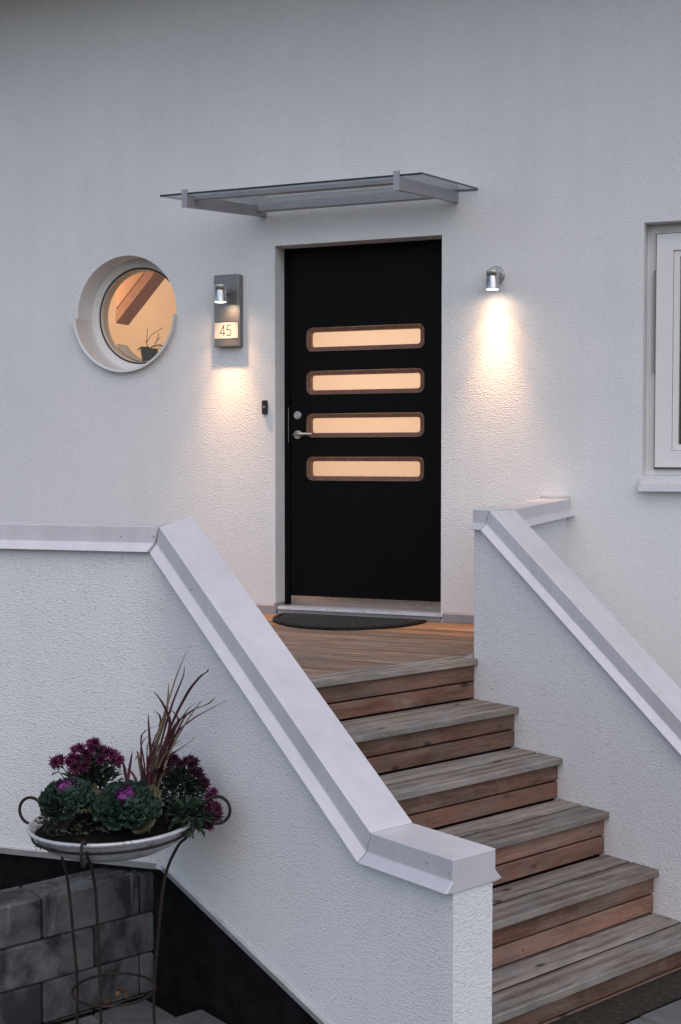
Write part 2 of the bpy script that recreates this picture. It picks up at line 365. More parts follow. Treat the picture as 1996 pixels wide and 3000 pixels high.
MB().box(LX-0.45, RX+0.45, -1.0, 0.2, 3.895, 3.924).build('soffit', SOFFIT, rf)
# base flashing along the deck
bf = MB()
for x0, x1 in ((-3.2, 0.0), (1.018, 1.553)):
    bf.prism([(x0,-0.016,0.0),(x0,-0.014,0.046),(x0,-0.004,0.057),(x0,0.004,0.057),(x0,0.004,0.0)], [(x1,-0.016,0.0),(x1,-0.014,0.046),(x1,-0.004,0.057),(x1,0.004,0.057),(x1,0.004,0.0)])
bf.box(-0.004, 0.012, -0.0155, 0.10, 0.0, 0.062)
hpart(bf, 'base_flashing', ALU)

# ---- front door (part of the house) and its pieces
dm = MB(); DY = 0.13
# slab with four long openings
SLOT_Z = (1.576, 1.3285, 1.083, 0.835); SX_0, SX_1, SHH = 0.138, 0.856, 0.0672
def rrect(x0, x1, z0, z1, r, n=7):
    pts = []
    for cx_, cz_, a0 in ((x1-r, z0+r, -90), (x1-r, z1-r, 0), (x0+r, z1-r, 90), (x0+r, z0+r, 180)):
        for i in range(n+1):
            a = R(a0+90*i/n); pts.append((cx_+r*math.cos(a), cz_+r*math.sin(a)))
    return pts
zs = [0.044]
for z in sorted(SLOT_Z): zs += [z-0.085, z+0.085]
zs.append(2.075)
DX0, DX1 = 0.036, 0.968
for i in range(0, len(zs), 2): dm.add([(DX0,DY,zs[i]),(DX1,DY,zs[i]),(DX1,DY,zs[i+1]),(DX0,DY,zs[i+1])], [(0,1,2,3)])
for z in SLOT_Z:
    inner = rrect(SX_0, SX_1, z-SHH, z+SHH, 0.036); n = len(inner); z0, z1 = z-0.085, z+0.085
    outer = []
    for (x, zz) in inner:
        if x > SX_1-0.037: ox = DX1
        elif x < SX_0+0.037: ox = DX0
        else: ox = x
        oz = z1 if zz > z else z0
        outer.append((ox, oz))
    dm.add([(x,DY,zz) for x, zz in inner]+[(x,DY,zz) for x, zz in outer], [(i, (i+1) % n, n+(i+1) % n, n+i) for i in range(n)])
dm.add([(DX0,DY,.044),(DX0,DY+.05,.044),(DX0,DY+.05,2.075),(DX0,DY,2.075)], [(0,1,2,3)])
door = hpart(dm, 'front_door', DOOR_BLACK, fix=False)
door['label'] = 'black front door with four lit horizontal slots'
fr = MB(); fr.box(0.001, 0.034, 0.124, 0.2, 0.03, DT-.002); fr.box(0.970, 0.999, 0.124, 0.2, 0.03, DT-.002); fr.box(0.034, 0.970, 0.124, 0.2, 2.078, DT-.002)
fr.box(0.022, 0.06, 0.15, 0.19, 0.03, DT-.004); fr.box(0.94, 0.985, 0.15, 0.19, 0.03, DT-.004); fr.box(0.06, 0.94, 0.15, 0.19, 2.04, DT-.004); fr.box(0.06, 0.94, 0.15, 0.19, 0.03, 0.075); fr.build('door_frame', DOOR_BLACK, door)
for z in SLOT_Z:
    o_ = rrect(SX_0+.0005, SX_1-.0005, z-SHH+.0005, z+SHH-.0005, 0.0355); i_ = rrect(SX_0+.026, SX_1-.024, z-SHH+.024, z+SHH-.024, 0.018); n = len(o_)
    m = MB()
    lo, li, lb = DY-0.0015, DY+0.002, DY+0.036
    m.add([(x,DY+.02,zz) for x, zz in o_]+[(x,lo,zz) for x, zz in o_]+[(x,li,zz) for x, zz in i_]+[(x,lb,zz) for x, zz in i_],
          [(k*n+i, k*n+(i+1) % n, (k+1)*n+(i+1) % n, (k+1)*n+i) for k in range(3) for i in range(n)])
    m.build('slot_frame', WALNUT, door, fix=False)
    p = rrect(SX_0+.016, SX_1-.014, z-SHH+.014, z+SHH-.014, 0.02); n = len(p)
    MB().add([(x,DY+.0335,zz) for x, zz in p], [tuple(range(n))]).build('slot_pane', PANE_LIT, door, fix=False)
MY = Matrix.Rotation(R(90), 4, 'X')     # lathe axis z -> -y
def at_y(x, y, z): return Matrix.Translation((x, y, z)) @ MY
m = MB(); m.lathe([(0.0005,0.014),(0.012,0.014),(0.0125,0.011),(0.017,0.012),(0.022,0.011),(0.026,0.006),(0.0265,0.0)], 32, at_y(0.084, DY, 1.143)); m.build('lock_rose', STEEL, door, smooth=True)
MB().lathe([(0.0005,0.0165),(0.007,0.0165),(0.0085,0.0145),(0.0085,0.011)], 20, at_y(0.084, DY, 1.143)).build('key_cylinder', SCREW, door, smooth=True)
m = MB(); m.lathe([(0.0005,0.010),(0.021,0.010),(0.0255,0.006),(0.026,0.0)], 32, at_y(0.083, DY, 1.031)); m.build('handle_rose', STEEL, door, smooth=True)
m = MB(); m.tube([(0.083,DY-.008,1.031),(0.083,DY-.045,1.031),(0.0855,DY-.054,1.031),(0.094,DY-.058,1.031),(0.13,DY-.059,1.033),(0.160,DY-.056,1.034),(0.196,DY-.052,1.033)], [0.009,0.009,0.0095,0.0095,0.009,0.0085,0.008], 14)
m.build('lever_handle', STEEL, door, smooth=True)
MB().box(0.026, 0.0285, 0.1215, 0.126, 0.985, 1.188).build('strike_plate', STEEL, door)
for z0, z1 in ((1.795, 1.852), (1.735, 1.79)): MB().box(0.962, 0.972, 0.112, 0.126, z0, z1).build('hinge', STEEL, door)
MB().box(0.041, 0.962, DY-.003, DY+.001, 0.044, 0.095).build('kick_plate', mat_brushed('kick_plate_steel', (0.74, 0.65, 0.57), 0.16), door)
th = MB(); th.prism([(0.018,-0.012,0.036),(0.018,0.02,0.042),(0.018,0.19,0.042),(0.018,0.19,0.0),(0.018,-0.012,0.0)], [(0.999,-0.012,0.036),(0.999,0.02,0.042),(0.999,0.19,0.042),(0.999,0.19,0.0),(0.999,-0.012,0.0)])
thr = th.build('threshold', ALU, door)
st = MB().prism([(0.02,-0.020,0.030),(0.02,-0.0165,0.046),(0.02,0.03,0.0475),(0.02,0.03,0.0425),(0.02,-0.0125,0.0365),(0.02,-0.0125,0.030)], [(1.016,-0.020,0.030),(1.016,-0.0165,0.046),(1.016,0.03,0.0475),(1.016,0.03,0.0425),(1.016,-0.0125,0.0365),(1.016,-0.0125,0.030)])
st.build('threshold_strip', ALU_LIGHT, door)
scr = MB().lathe([(0.0003,0.002),(0.003,0.0018),(0.0045,0.0)], 10, MY).mesh('screw', SCREW)
for x in (0.09, 0.33, 0.56, 0.78, 0.985): link('screw', scr, door, (x, -0.019, 0.039))

# ---- round window
rwm = MB()
prof = [(0.3425,0.0),(0.338,0.004),(0.315,0.004),(0.313,-0.004),(0.297,-0.004),(0.295,-0.010),(0.292,-0.010),(0.292,-0.07),(0.3425,-0.07)]
rwm.lathe(prof, 96, at_y(RCX, 0.15, RCZ))
rwin = hpart(rwm, 'round_window', WHITE_PAINT, smooth=True)
MB().lathe([(0.2925,-0.0085),(0.286,-0.006),(0.283,-0.0085),(0.285,-0.018),(0.2925,-0.018)], 96, at_y(RCX, 0.15, RCZ)).build('gasket', GASKET, rwin, smooth=True)
MB().lathe([(0.2855,-0.012),(0.282,-0.010),(0.279,-0.016),(0.279,-0.055),(0.2855,-0.055)], 96, at_y(RCX, 0.15, RCZ)).build('sash', mat_plain('pale_wood_sash', (0.60, 0.53, 0.45), 0.5), rwin, smooth=True)
MB().lathe([(0.0005,-0.030),(0.2795,-0.030),(0.2795,-0.036),(0.0005,-0.036)], 96, at_y(RCX, 0.15, RCZ)).build('pane', PANE, rwin)
# curved metal sill on the lower half
MB().lathe([(0.339,-0.148),(0.340,0.036),(0.3545,0.040),(0.3545,0.030),(0.3435,0.0),(0.342,-0.148)], 64, at_y(RCX, 0.0, RCZ), a0=R(180+3.5), a1=R(360-3.5)).build('sill_flashing', CREAM_METAL, rwin, smooth=True)
# room behind
RM = mat_plain('warm_room_wall', (0.72, 0.62, 0.52), 0.9, nscale=3, namp=0.05)
rm = MB(); x0, x1, y0, y1, z0, z1 = -2.7, -0.12, 0.012, 1.55, 0.2, 2.75
P8 = [(x0,y0,z0),(x1,y0,z0),(x1,y1,z0),(x0,y1,z0),(x0,y0,z1),(x1,y0,z1),(x1,y1,z1),(x0,y1,z1)]
rm.add(P8, [(0,1,2,3),(4,7,6,5),(1,2,6,5),(2,3,7,6),(3,0,4,7)]); room = hpart(rm, 'room', RM, fix=False)
CREAM = mat_plain('cream_reveal', (0.7, 0.64, 0.56), 0.8)
MB().lathe([(0.2790,-0.054),(0.2790,-0.085),(0.345,-0.085),(0.345,-0.054)], 72, at_y(RCX, 0.15, RCZ)).build('inner_reveal', CREAM, rwin, smooth=True)
MB().lathe([(0.2722,-0.086),(0.2722,-0.22),(0.30,-0.22),(0.30,-0.086)], 40, at_y(RCX, 0.15, RCZ), a0=R(215), a1=R(325)).build('inner_sill', CREAM, rwin, smooth=True)
# sloping rafter seen through the pane
def rafter(px0, py0, px1, py1, wpx, y, th, mat, name):
    a = onY(px0, py0, y); c = onY(px1, py1, y); d = (c-a).normalized(); nrm = Vector((d.z, 0, -d.x)); ww = wpx
    a = a - d*0.5
    c2 = c + nrm*ww; c2 = c2 + d*((c.x-c2.x)/d.x)
    pts = [a, c, c2, a+nrm*ww]
    return MB().prism(pts, [p+Vector((0, th, 0)) for p in pts]).build(name, mat, room)
BEAM = mat_plain('brown_rafter', (0.46, 0.23, 0.14), 0.6, nscale=20, namp=0.2)
rafter(457, 795, 339, 947, 0.055, 0.75, 0.16, BEAM, 'rafter')
rafter(420, 800, 339, 905, 0.13, 0.84, 0.02, mat_plain('tan_soffit_board', (0.42, 0.25, 0.15), 0.8), 'soffit_board')
ld = bpy.data.lights.new('room_lamp', 'POINT'); ld.energy = 15; ld.color = (1.0, 0.66, 0.42); ld.shadow_soft_size = 0.12
lo_ = bpy.data.objects.new('room_lamp', ld); COL.objects.link(lo_); lo_.location = (-1.9, 0.62, 2.05+HZ); lo_.parent = house

# ---- hall behind the door, its lamp shines through the frosted slots
hm = MB(); x0, x1, y0, y1, z0, z1 = 0.006, 0.994, 0.199, 2.1, 0.036, 2.094
hm.add([(x0,y0,z0),(x1,y0,z0),(x1,y1,z0),(x0,y1,z0),(x0,y0,z1),(x1,y0,z1),(x1,y1,z1),(x0,y1,z1)], [(0,1,2,3),(4,7,6,5),(1,2,6,5),(2,3,7,6),(3,0,4,7)])
hpart(hm, 'hall', RM, fix=False)
hl = bpy.data.lights.new('hall_lamp', 'POINT'); hl.energy = 18; hl.color = (1.0, 0.86, 0.74); hl.shadow_soft_size = 0.2
ho = bpy.data.objects.new('hall_lamp', hl); COL.objects.link(ho); ho.location = (0.7, 1.5, 1.45+HZ); ho.parent = house

# ---- side window
wf = MB()
def ring(mb, x0, x1, z0, z1, t, ya, yb, mi=0):
    mb.box(x0, x0+t, ya, yb, z0, z1, mi); mb.box(x1-t, x1, ya, yb, z0, z1, mi); mb.box(x0+t, x1-t, ya, yb, z0, z0+t, mi); mb.box(x0+t, x1-t, ya, yb, z1-t, z1, mi)
ring(wf, WX0+.001, WX1-.001, WZ0+.001, WZ1-.001, 0.062, 0.095, 0.19)
swin = hpart(wf, 'window', WHITE_PAINT)
MB().box(WX0+.02, WX0+.026, 0.088, 0.096, WZ0+.03, WZ1-.02).build('frame_trim', WHITE_PAINT, swin)
sh = MB(); ring(sh, WX0+.052, WX1-.052, WZ0+.045, WZ1-.052, 0.085, 0.068, 0.12); sh.build('sash', WHITE_PAINT, swin)
gb = MB(); ring(gb, WX0+.139, WX1-.139, WZ0+.132, WZ1-.139, 0.03, 0.078, 0.112); gb.build('glazing_bead', WHITE_PAINT, swin)
sg = MB(); ring(sg, WX0+.048, WX1-.048, WZ0+.035, WZ1-.048, 0.0035, 0.074, 0.094); sg.build('sash_gap', GASKET, swin)
MB().box(WX0+.040, WX0+.051, 0.066, 0.094, 1.34, 1.86).build('trickle_vent', mat_plain('grey_vent', (0.16, 0.17, 0.17), 0.5), swin)
MB().box(WX0+.16, WX1-.16, 0.095, 0.101, WZ0+.15, WZ1-.16).build('pane', PANE, swin)
rm2 = MB(); x0, x1, y0, y1, z0, z1 = 1.95, 3.6, 0.20, 2.2, 0.3, 2.5
rm2.add([(x0,y0,z0),(x1,y0,z0),(x1,y1,z0),(x0,y1,z0),(x0,y0,z1),(x1,y0,z1),(x1,y1,z1),(x0,y1,z1)], [(0,1,2,3),(4,7,6,5),(1,2,6,5),(2,3,7,6),(3,0,4,7)])
rm2.build('dark_room', mat_plain('unlit_room', (0.25, 0.24, 0.23), 0.9), swin, fix=False)
sm = MB().prism([(WX0-.010,0.095,0.812),(WX0-.010,-0.052,0.745),(WX0-.010,-0.055,0.728),(WX0-.010,-0.049,0.728),(WX0-.010,-0.046,0.741),(WX0-.010,0.095,0.804)], [(WX1+.01,0.095,0.812),(WX1+.01,-0.052,0.745),(WX1+.01,-0.055,0.728),(WX1+.01,-0.049,0.728),(WX1+.01,-0.046,0.741),(WX1+.01,0.095,0.804)])
sm.build('window_sill', COPING, swin)
MB().prism([(WX0-.012,-0.050,0.748),(WX0-.012,0.0,0.772),(WX0-.012,0.0,0.80),(WX0-.012,-0.04,0.757)], [(WX0-.009,-0.050,0.748),(WX0-.009,0.0,0.772),(WX0-.009,0.0,0.80),(WX0-.009,-0.04,0.757)]).build('sill_end', COPING, swin)

# ------------------------------------------------------------------ glass canopy over the door
cano = thing('glass_canopy', 'clear glass canopy on grey metal brackets above the front door', 'canopy', (0.5, 0, 2.33))
def cpart(mb, name, mats, **k):
    o = mb.build(name, mats, None, **k); o.parent = cano; o.location = (-0.5, 0, -2.33); return o
def gz(y): return 2.328 + 0.1045*y       # underside of the glass
gm = MB(); x0, x1 = -0.216, 1.203
A = [(x0,-0.915,gz(-.915)+.001),(x1,-0.915,gz(-.915)+.001),(x1,-0.006,gz(-.006)+.001),(x0,-0.006,gz(-.006)+.001)]; B = [(x,y,z+.010) for x,y,z in A]
gm.add(A+B, [(0,3,2,1),(4,5,6,7)], 0); gm.add(A+B, [(0,1,5,4),(1,2,6,5),(2,3,7,6),(3,0,4,7)], 1)
cpart(gm, 'glass_pane', [GLASS, GLASS_EDGE], fix=False)
for bx in (-0.066, 1.078):
    t = 0.014; pr = [(-0.001, gz(0)-.058), (-0.920, gz(-.92)-.062), (-0.920, gz(-.92)-.0012), (-0.001, gz(0)-.0012)]
    br = cpart(MB().prism([(bx-t,y,z) for y, z in pr], [(bx+t,y,z) for y, z in pr]), 'bracket', ALU)
    pr = [(-0.919, gz(-.92)-.064), (-0.929, gz(-.92)-.065), (-0.929, gz(-.92)+.026), (-0.919, gz(-.92)+.027)]
    MB().prism([(bx-t-.001,y,z) for y, z in pr], [(bx+t+.001,y,z) for y, z in pr]).build('end_cap', ALU, br)
for yy, h, dp in ((-0.835, 0.024, 0.026), (-0.10, 0.036, 0.03)):
    z = gz(yy)-.0015; pr = [(yy-dp/2, z), (yy+dp/2, z+.002), (yy+dp/2, z-h), (yy-dp/2+.004, z-h), (yy-dp/2, z-h+.005)]
    cpart(MB().prism([(-0.051,y,zz) for y, zz in pr], [(1.063,y,zz) for y, zz in pr]), 'cross_rail', ALU)
    for xx in (-0.05, 1.062): cpart(MB().lathe([(0.0005,0.006),(0.006,0.005),(0.008,0.0)], 12, Matrix.Translation((xx, yy+dp/2+.004, z-h*0.6)) @ MY), 'bolt', SCREW)

# ------------------------------------------------------------------ wall lamps
def spot(name, loc, energy, parent, size=158, blend=1.0, rad=0.016):
    d = bpy.data.lights.new(name, 'SPOT'); d.energy = energy; d.color = (1.0, 0.58, 0.30); d.spot_size = R(size); d.spot_blend = blend; d.shadow_soft_size = rad
    o = bpy.data.objects.new(name, d); COL.objects.link(o); o.location = loc; o.parent = parent; return o
LAMP_W = 2.3
lamp = thing('wall_lamp', 'small brushed steel downlight on a round plate right of the door', 'wall lamp', (1.305, 0, 1.868))
MB().lathe([(0.0005,0.022),(0.044,0.022),(0.048,0.018),(0.048,0.0005)], 48, MY).build('back_plate', STEEL, lamp, smooth=True)
MB().tube([(0.004,-0.02,0.0),(0.004,-0.07,0.0)], 0.010, 14).build('arm', STEEL, lamp, smooth=True)
def lamp_tube(parent, cx_, cy_, zt, zb, r):
    MB().lathe([(0.0005,zt),(r-.002,zt),(r,zt-.002),(r,zt-.030),(r-.0008,zt-.031),(r,zt-.032),(r,zb),(r-.002,zb),(r-.002,zb+.006)], 40, Matrix.Translation((cx_, cy_, 0))).build('lamp_tube', STEEL_V, parent, smooth=True)
    MB().lathe([(0.0005,zb+.0035),(r-.0025,zb+.0035),(r-.0025,zb+.007),(0.0005,zb+.007)], 32, Matrix.Translation((cx_, cy_, 0))).build('lens', LENS, parent)
lamp_tube(lamp, 0.004, -0.09, 0.016, -0.084, 0.0335)
MB().lathe([(0.0003,0.007),(0.003,0.007),(0.005,0.004),(0.0055,0.0)], 12, Matrix.Translation((0.033,-0.022,0.008)) @ MY).build('screw', SCREW, lamp, smooth=True)
spot('lamp_light', (0.004, -0.09, -0.0835), LAMP_W, lamp)
spot('lamp_beam', (0.004, -0.09, -0.0835), 31.0, lamp, 54, 1.0)
spot('lamp_flood', (0.004, -0.09, -0.0835), 10.5, lamp, 92, 1.0)

numl = thing('house_number_lamp', 'steel plate wall lamp with the house number 45 left of the door', 'wall lamp', (-0.289, 0, 1.744))
PZ0, PZ1, PXH = 1.538-1.744, 1.950-1.744, 0.078
pm = MB(); pm.cbox(-PXH, PXH, -0.048, -0.028, PZ0, PZ1, 0.0025); pm.build('plate', PLATE, numl)
MB().box(-PXH+.02, PXH-.02, -0.028, 0.0, PZ0+.06, PZ1-.04).build('mounting_box', PLATE, numl)
MB().box(PXH, PXH+.008, -0.046, -0.002, PZ0+.002, PZ1-.002).build('side_rim', PLATE, numl)
MB().tube([(0.012,-0.047,0.098),(0.012,-0.11,0.098)], 0.009, 14).build('arm', STEEL, numl, smooth=True)
MB().lathe([(0.0003,0.009),(0.0035,0.009),(0.005,0.006),(0.0055,0.0)], 12, Matrix.Translation((0.048,-0.048,0.116)) @ MY).build('screw', SCREW, numl, smooth=True)
lamp_tube(numl, 0.012, -0.138, 0.136, 0.038, 0.0345)
nz0, nz1 = 1.585-1.744, 1.677-1.744
npan = MB().box(-PXH+.003, PXH-.001, -0.0505, -0.0475, nz0, nz1).build('number_panel', mat_plain('white_number_panel', (0.42, 0.405, 0.39), 0.5), numl)
MB().box(-PXH+.003, PXH-.001, -0.0515, -0.0475, nz1+.0004, nz1+.0035).build('panel_rail', GASKET, numl)
def strokes(polys, s, ox, oz, wdt):
    m = MB()
    for pts in polys:
        P = [Vector((ox+x*s, 0, oz+z*s)) for x, z in pts]
        L = []; Rr = []
        for i, p in enumerate(P):
            t = (P[min(i+1, len(P)-1)]-P[max(i-1, 0)]).normalized(); nn = Vector((-t.z, 0, t.x))*wdt/2
            if i == 0: p = p - t*wdt*0.3
            if i == len(P)-1: p = p + t*wdt*0.3
            L.append(p+nn); Rr.append(p-nn)
        n = len(P)
        for i in range(n-1):
            m.add([L[i]+Vector((0,-.0512,0)), L[i+1]+Vector((0,-.0512,0)), Rr[i+1]+Vector((0,-.0512,0)), Rr[i]+Vector((0,-.0512,0)),
                   L[i]+Vector((0,-.0504,0)), L[i+1]+Vector((0,-.0504,0)), Rr[i+1]+Vector((0,-.0504,0)), Rr[i]+Vector((0,-.0504,0))],
                  [(0,1,2,3),(0,4,5,1),(1,5,6,2),(2,6,7,3),(3,7,4,0)])
    return m
INK = mat_plain('black_digits', (0.012, 0.012, 0.012), 0.6)
hS = 0.060; zb = 1.600-1.744
strokes([[(0.40,1.0),(0.0,0.25)], [(0.0,0.25),(0.54,0.25)], [(0.40,1.0),(0.40,0.0)]], hS, -0.037, zb, 0.0052).build('digit', INK, npan)
arc = [(0.06,0.10)] + [(0.24+0.27*math.cos(R(a)), 0.30+0.30*math.sin(R(a))) for a in range(-125, 131, 12)]
strokes([[(0.50,1.0),(0.16,1.0)], [(0.16,1.0),(0.055,0.52)], arc], hS, 0.002, zb, 0.0052).build('digit', INK, npan)
spot('lamp_light', (0.012, -0.138, 0.0385), LAMP_W, numl, rad=0.014)
spot('lamp_beam', (0.012, -0.138, 0.0385), 36.0, numl, 56, 1.0, 0.014)
spot('lamp_flood', (0.012, -0.138, 0.0385), 12.0, numl, 92, 1.0, 0.014)

# ------------------------------------------------------------------ doorbell
bell = thing('doorbell', 'small black doorbell with a round steel button', 'doorbell', (-0.0615, 0, 1.187))
p = [(-0.0155,-0.034),(-0.010,-0.0405),(0.010,-0.0405),(0.0155,-0.034),(0.0155,0.034),(0.010,0.0405),(-0.010,0.0405),(-0.0155,0.034)]
bd = MB(); bd.prism([(x,0.0,z) for x, z in p], [(x,-0.016,z) for x, z in p]); bd.prism([(x,-0.0161,z) for x, z in p], [(x*0.82,-0.0195,z*0.93) for x, z in p])
bd.build('housing', mat_plain('black_plastic', (0.012, 0.012, 0.013), 0.45), bell)
MB().lathe([(0.0004,0.0030),(0.006,0.0028),(0.0072,0.0)], 24, Matrix.Translation((-0.0005,-0.0195,0.001)) @ MY).build('push_button', STEEL, bell, smooth=True)

# ------------------------------------------------------------------ deck and stairs (local x runs down the stairs)
P0 = Vector((1.552, -1.206, 0)); ST = R(-27.3); RISE, GO = 0.178, 0.2465
run = Vector((math.cos(ST), math.sin(ST), 0)); tr = Vector((-math.sin(ST), math.cos(ST), 0))
def loc2w(r, o, z=0): return P0 + run*r + tr*o + Vector((0, 0, z))
deck = thing('wooden_deck', 'timber deck landing of narrow boards before the front door', 'deck', (0, 0, 0))
PWD, GAP = 0.0890, 0.0080
# boards parallel to the house wall, cut along the stair edge
def cut_x(y, r):      # x on the stair line run=r at this y
    return (r + P0.x*run.x - (y-P0.y)*run.y)/run.x
rb = random.Random(3)
y = -0.018
k = 0
while y > -2.72:
    y1 = y - PWD; ym = (y+y1)/2
    x0 = -1.6; xa, xb = cut_x(y, -0.098), cut_x(y1, -0.098)
    if y > P0.y - 0.02: xa = min(xa, 1.550); 
    if y1 > P0.y - 0.02: xb = min(xb, 1.550)
    if ym > P0.y: xa = xb = 1.550
    c = Vector((0.0, ym, 0))
    ch = 0.0025
    zt = rb.uniform(-0.0012, 0.0008)
    outl = [(x0, y1+ch), (xb, y1+ch), (xa, y-ch), (x0, y-ch)]; outw = [(x0, y1), (xb, y1), (xa, y), (x0, y)]
    m = MB(); top = [(a, b_-ym, zt) for a, b_ in outl]; mid = [(a, b_-ym, zt-ch) for a, b_ in outw]; bot = [(a, b_-ym, zt-0.026) for a, b_ in outw]
    m.add(top+mid+bot, [(0,1,2,3)]+[(i, i+4, (i+1) % 4+4, (i+1) % 4) for i in range(4)]+[(i+4, i+8, (i+1) % 4+8, (i+1) % 4+4) for i in range(4)]+[(11,10,9,8)])
    if xb > x0 + 0.2:
        m.build('deck_board', W_DECK_LAMPLIT if k < 5 else W_DECK_GREY, deck, loc=c)
    y = y1 - GAP; k += 1
tri = [onZ(1357, 1928, 0.002), onZ(1386, 1914, 0.002), onZ(1386, 1931, 0.002)]
MB().prism(tri, [t+Vector((0,0,.003)) for t in tri]).build('corner_plate', ALU, deck)

stairs = thing('staircase', 'wooden steps with weathered grey treads and red-brown risers', 'staircase', (P0.x, P0.y, -1.0), ST)
YL, YR = -1.668, 0.002
def board(x0, x1, z0, z1, mat, name, b=0.003, ya=YL, yb=YR, tilt=0.0):
    """plank across the stairs, its grain along its own x axis"""
    L = yb-ya; m = MB(); m.cbox(-L/2, L/2, -(x1-x0)/2, (x1-x0)/2, -(z1-z0)/2, (z1-z0)/2, b)
    o = m.build(name, mat, stairs, loc=((x0+x1)/2, (ya+yb)/2, (z0+z1)/2+1.0), rot=(tilt, 0, R(90))); return o
TH = 0.028
nails = MB().lathe([(0.0003,0.0012),(0.003,0.001),(0.0035,0.0)], 8, MY).mesh('screw', mat_plain('rusty_screw', (0.06, 0.045, 0.035), 0.7))
for k in range(6):
    zt = -RISE*k; nx = 0.03 + GO*k
    j = lambda a=0.0015: rb.uniform(-a, a)
    if k == 0:
        board(nx-0.122, nx, zt-TH+.003, zt+.003, W_TREAD, 'tread_board', 0.004)
    else:
        board(nx-0.134, nx, zt-TH+j(), zt+j(), W_TREAD, 'tread_board', 0.003)
        board(nx-0.262, nx-0.1460, zt-TH+j(), zt+j(), W_TREAD, 'tread_board', 0.002)
        MB().box(nx-0.1459, nx-0.1341, YL, YR, zt-TH, zt-0.0045).build('gap_dark_strip', SOIL, stairs, loc=(0, 0, 1.0))  # dark strip added for the shade and dirt between the tread boards
        if k == 5: board(nx-0.296, nx-0.266, zt-TH, zt-.002, W_TREAD, 'tread_board', 0.003)
    rx = nx-0.026
    z1 = zt-TH-.002
    h1, h2 = 0.068, 0.068
    board(rx-0.022, rx+j(), z1-h1, z1, W_RISER, 'riser_board', 0.003)
    if k < 5: board(rx-0.022, rx+j(), z1-h1-.0075-h2, z1-h1-.0075, W_RISER, 'riser_board', 0.003)
    else: board(rx-0.022, rx, z1-h1-.06, z1-h1-.0075, W_RISER, 'riser_board', 0.003)
    for oy in (-0.08, -0.75, -1.4):
        for zz in (z1-h1*0.5, z1-h1-.0075-h2*0.5)[:2 if k < 5 else 1]:
            link('screw', nails, stairs, (rx+.0008, oy+rb.uniform(-.02, .02), zz+1.0+rb.uniform(-.008, .008)), (0, 0, R(90)))
    MB().box(nx-0.20, rx-0.023, YL, YR, zt-RISE-0.02, zt-TH-.045).build('stringer', mat_plain('dark_carcass', (0.012, 0.010, 0.009), 1.0, spec=0.1) if k == 0 else bpy.data.materials['dark_carcass'], stairs, loc=(0, 0, 1.0))

# ------------------------------------------------------------------ metal copings
PROF = [(-0.026,-0.087),(0.0,-0.058),(0.0,0.0),(0.163,0.0),(0.163,-0.058),(0.189,-0.087),(0.163,-0.091),(0.0,-0.091)]
def coping_path(pts, parent, org, width=0.163, starts=None, ends=None):
    """pts: outer top edge; returns one coping piece for each straight stretch, mitred at the joints"""
    pts = [Vector(p) for p in pts]; D = [(pts[i+1]-pts[i]).normalized() for i in range(len(pts)-1)]; objs = []
    for i, d in enumerate(D):
        h = Vector((d.x, d.y, 0)).normalized(); l = Vector((-h.y, h.x, 0)); n = d.cross(l)
        n0 = (D[i-1]+d).normalized() if i > 0 else (starts or d); n1 = (d+D[i+1]).normalized() if i < len(D)-1 else (ends or d)
        A_, B_ = [], []
        for kk, (u, w_) in enumerate(PROF):
            base = pts[i] + l*u + n*w_
            g0 = 0.0012 if i > 0 else 0; g1 = -0.0012 if i < len(D)-1 else 0
            A_.append(base + d*(n0.dot(pts[i]-base)/n0.dot(d)) + d*g0); B_.append(base + d*(n1.dot(pts[i+1]-base)/n1.dot(d)) + d*g1)
        m = MB(); m.prism([a-org for a in A_], [b_-org for b_ in B_])
        o = m.build('coping', COPING, parent); objs.append((o, d, l, n))
        bv = o.modifiers.new('bevel', 'BEVEL'); bv.width = 0.0025; bv.segments = 2; bv.limit_method = 'ANGLE'; bv.angle_limit = R(25)
    return objs
def wall_slope_poly(r0, r1, slope_pts, zb): return [(r0, zb)]+slope_pts+[(r1, zb)]

# ---- parapet beside the planter (outer face towards the camera)
LW = thing('parapet_wall', 'white rendered stair parapet with grey metal coping behind the planter bowl', 'parapet wall', tuple(loc2w(0, -1.74, -1.0)), ST)
OL = Vector((0, -1.74, -1.0))        # local origin in stair coordinates
K = Vector((0.274, -1.82, 0.667)); Cb = Vector((1.370, -1.82, -0.154)); Eb = Vector((1.697, -1.82, -0.154))
dL = Vector((-math.cos(R(32.2)), -math.sin(R(32.2)), 0)); Q0 = K + dL*2.6
cops = coping_path([Q0, K, Cb, Eb], LW, OL)
FACE, THK = -1.814, 0.150
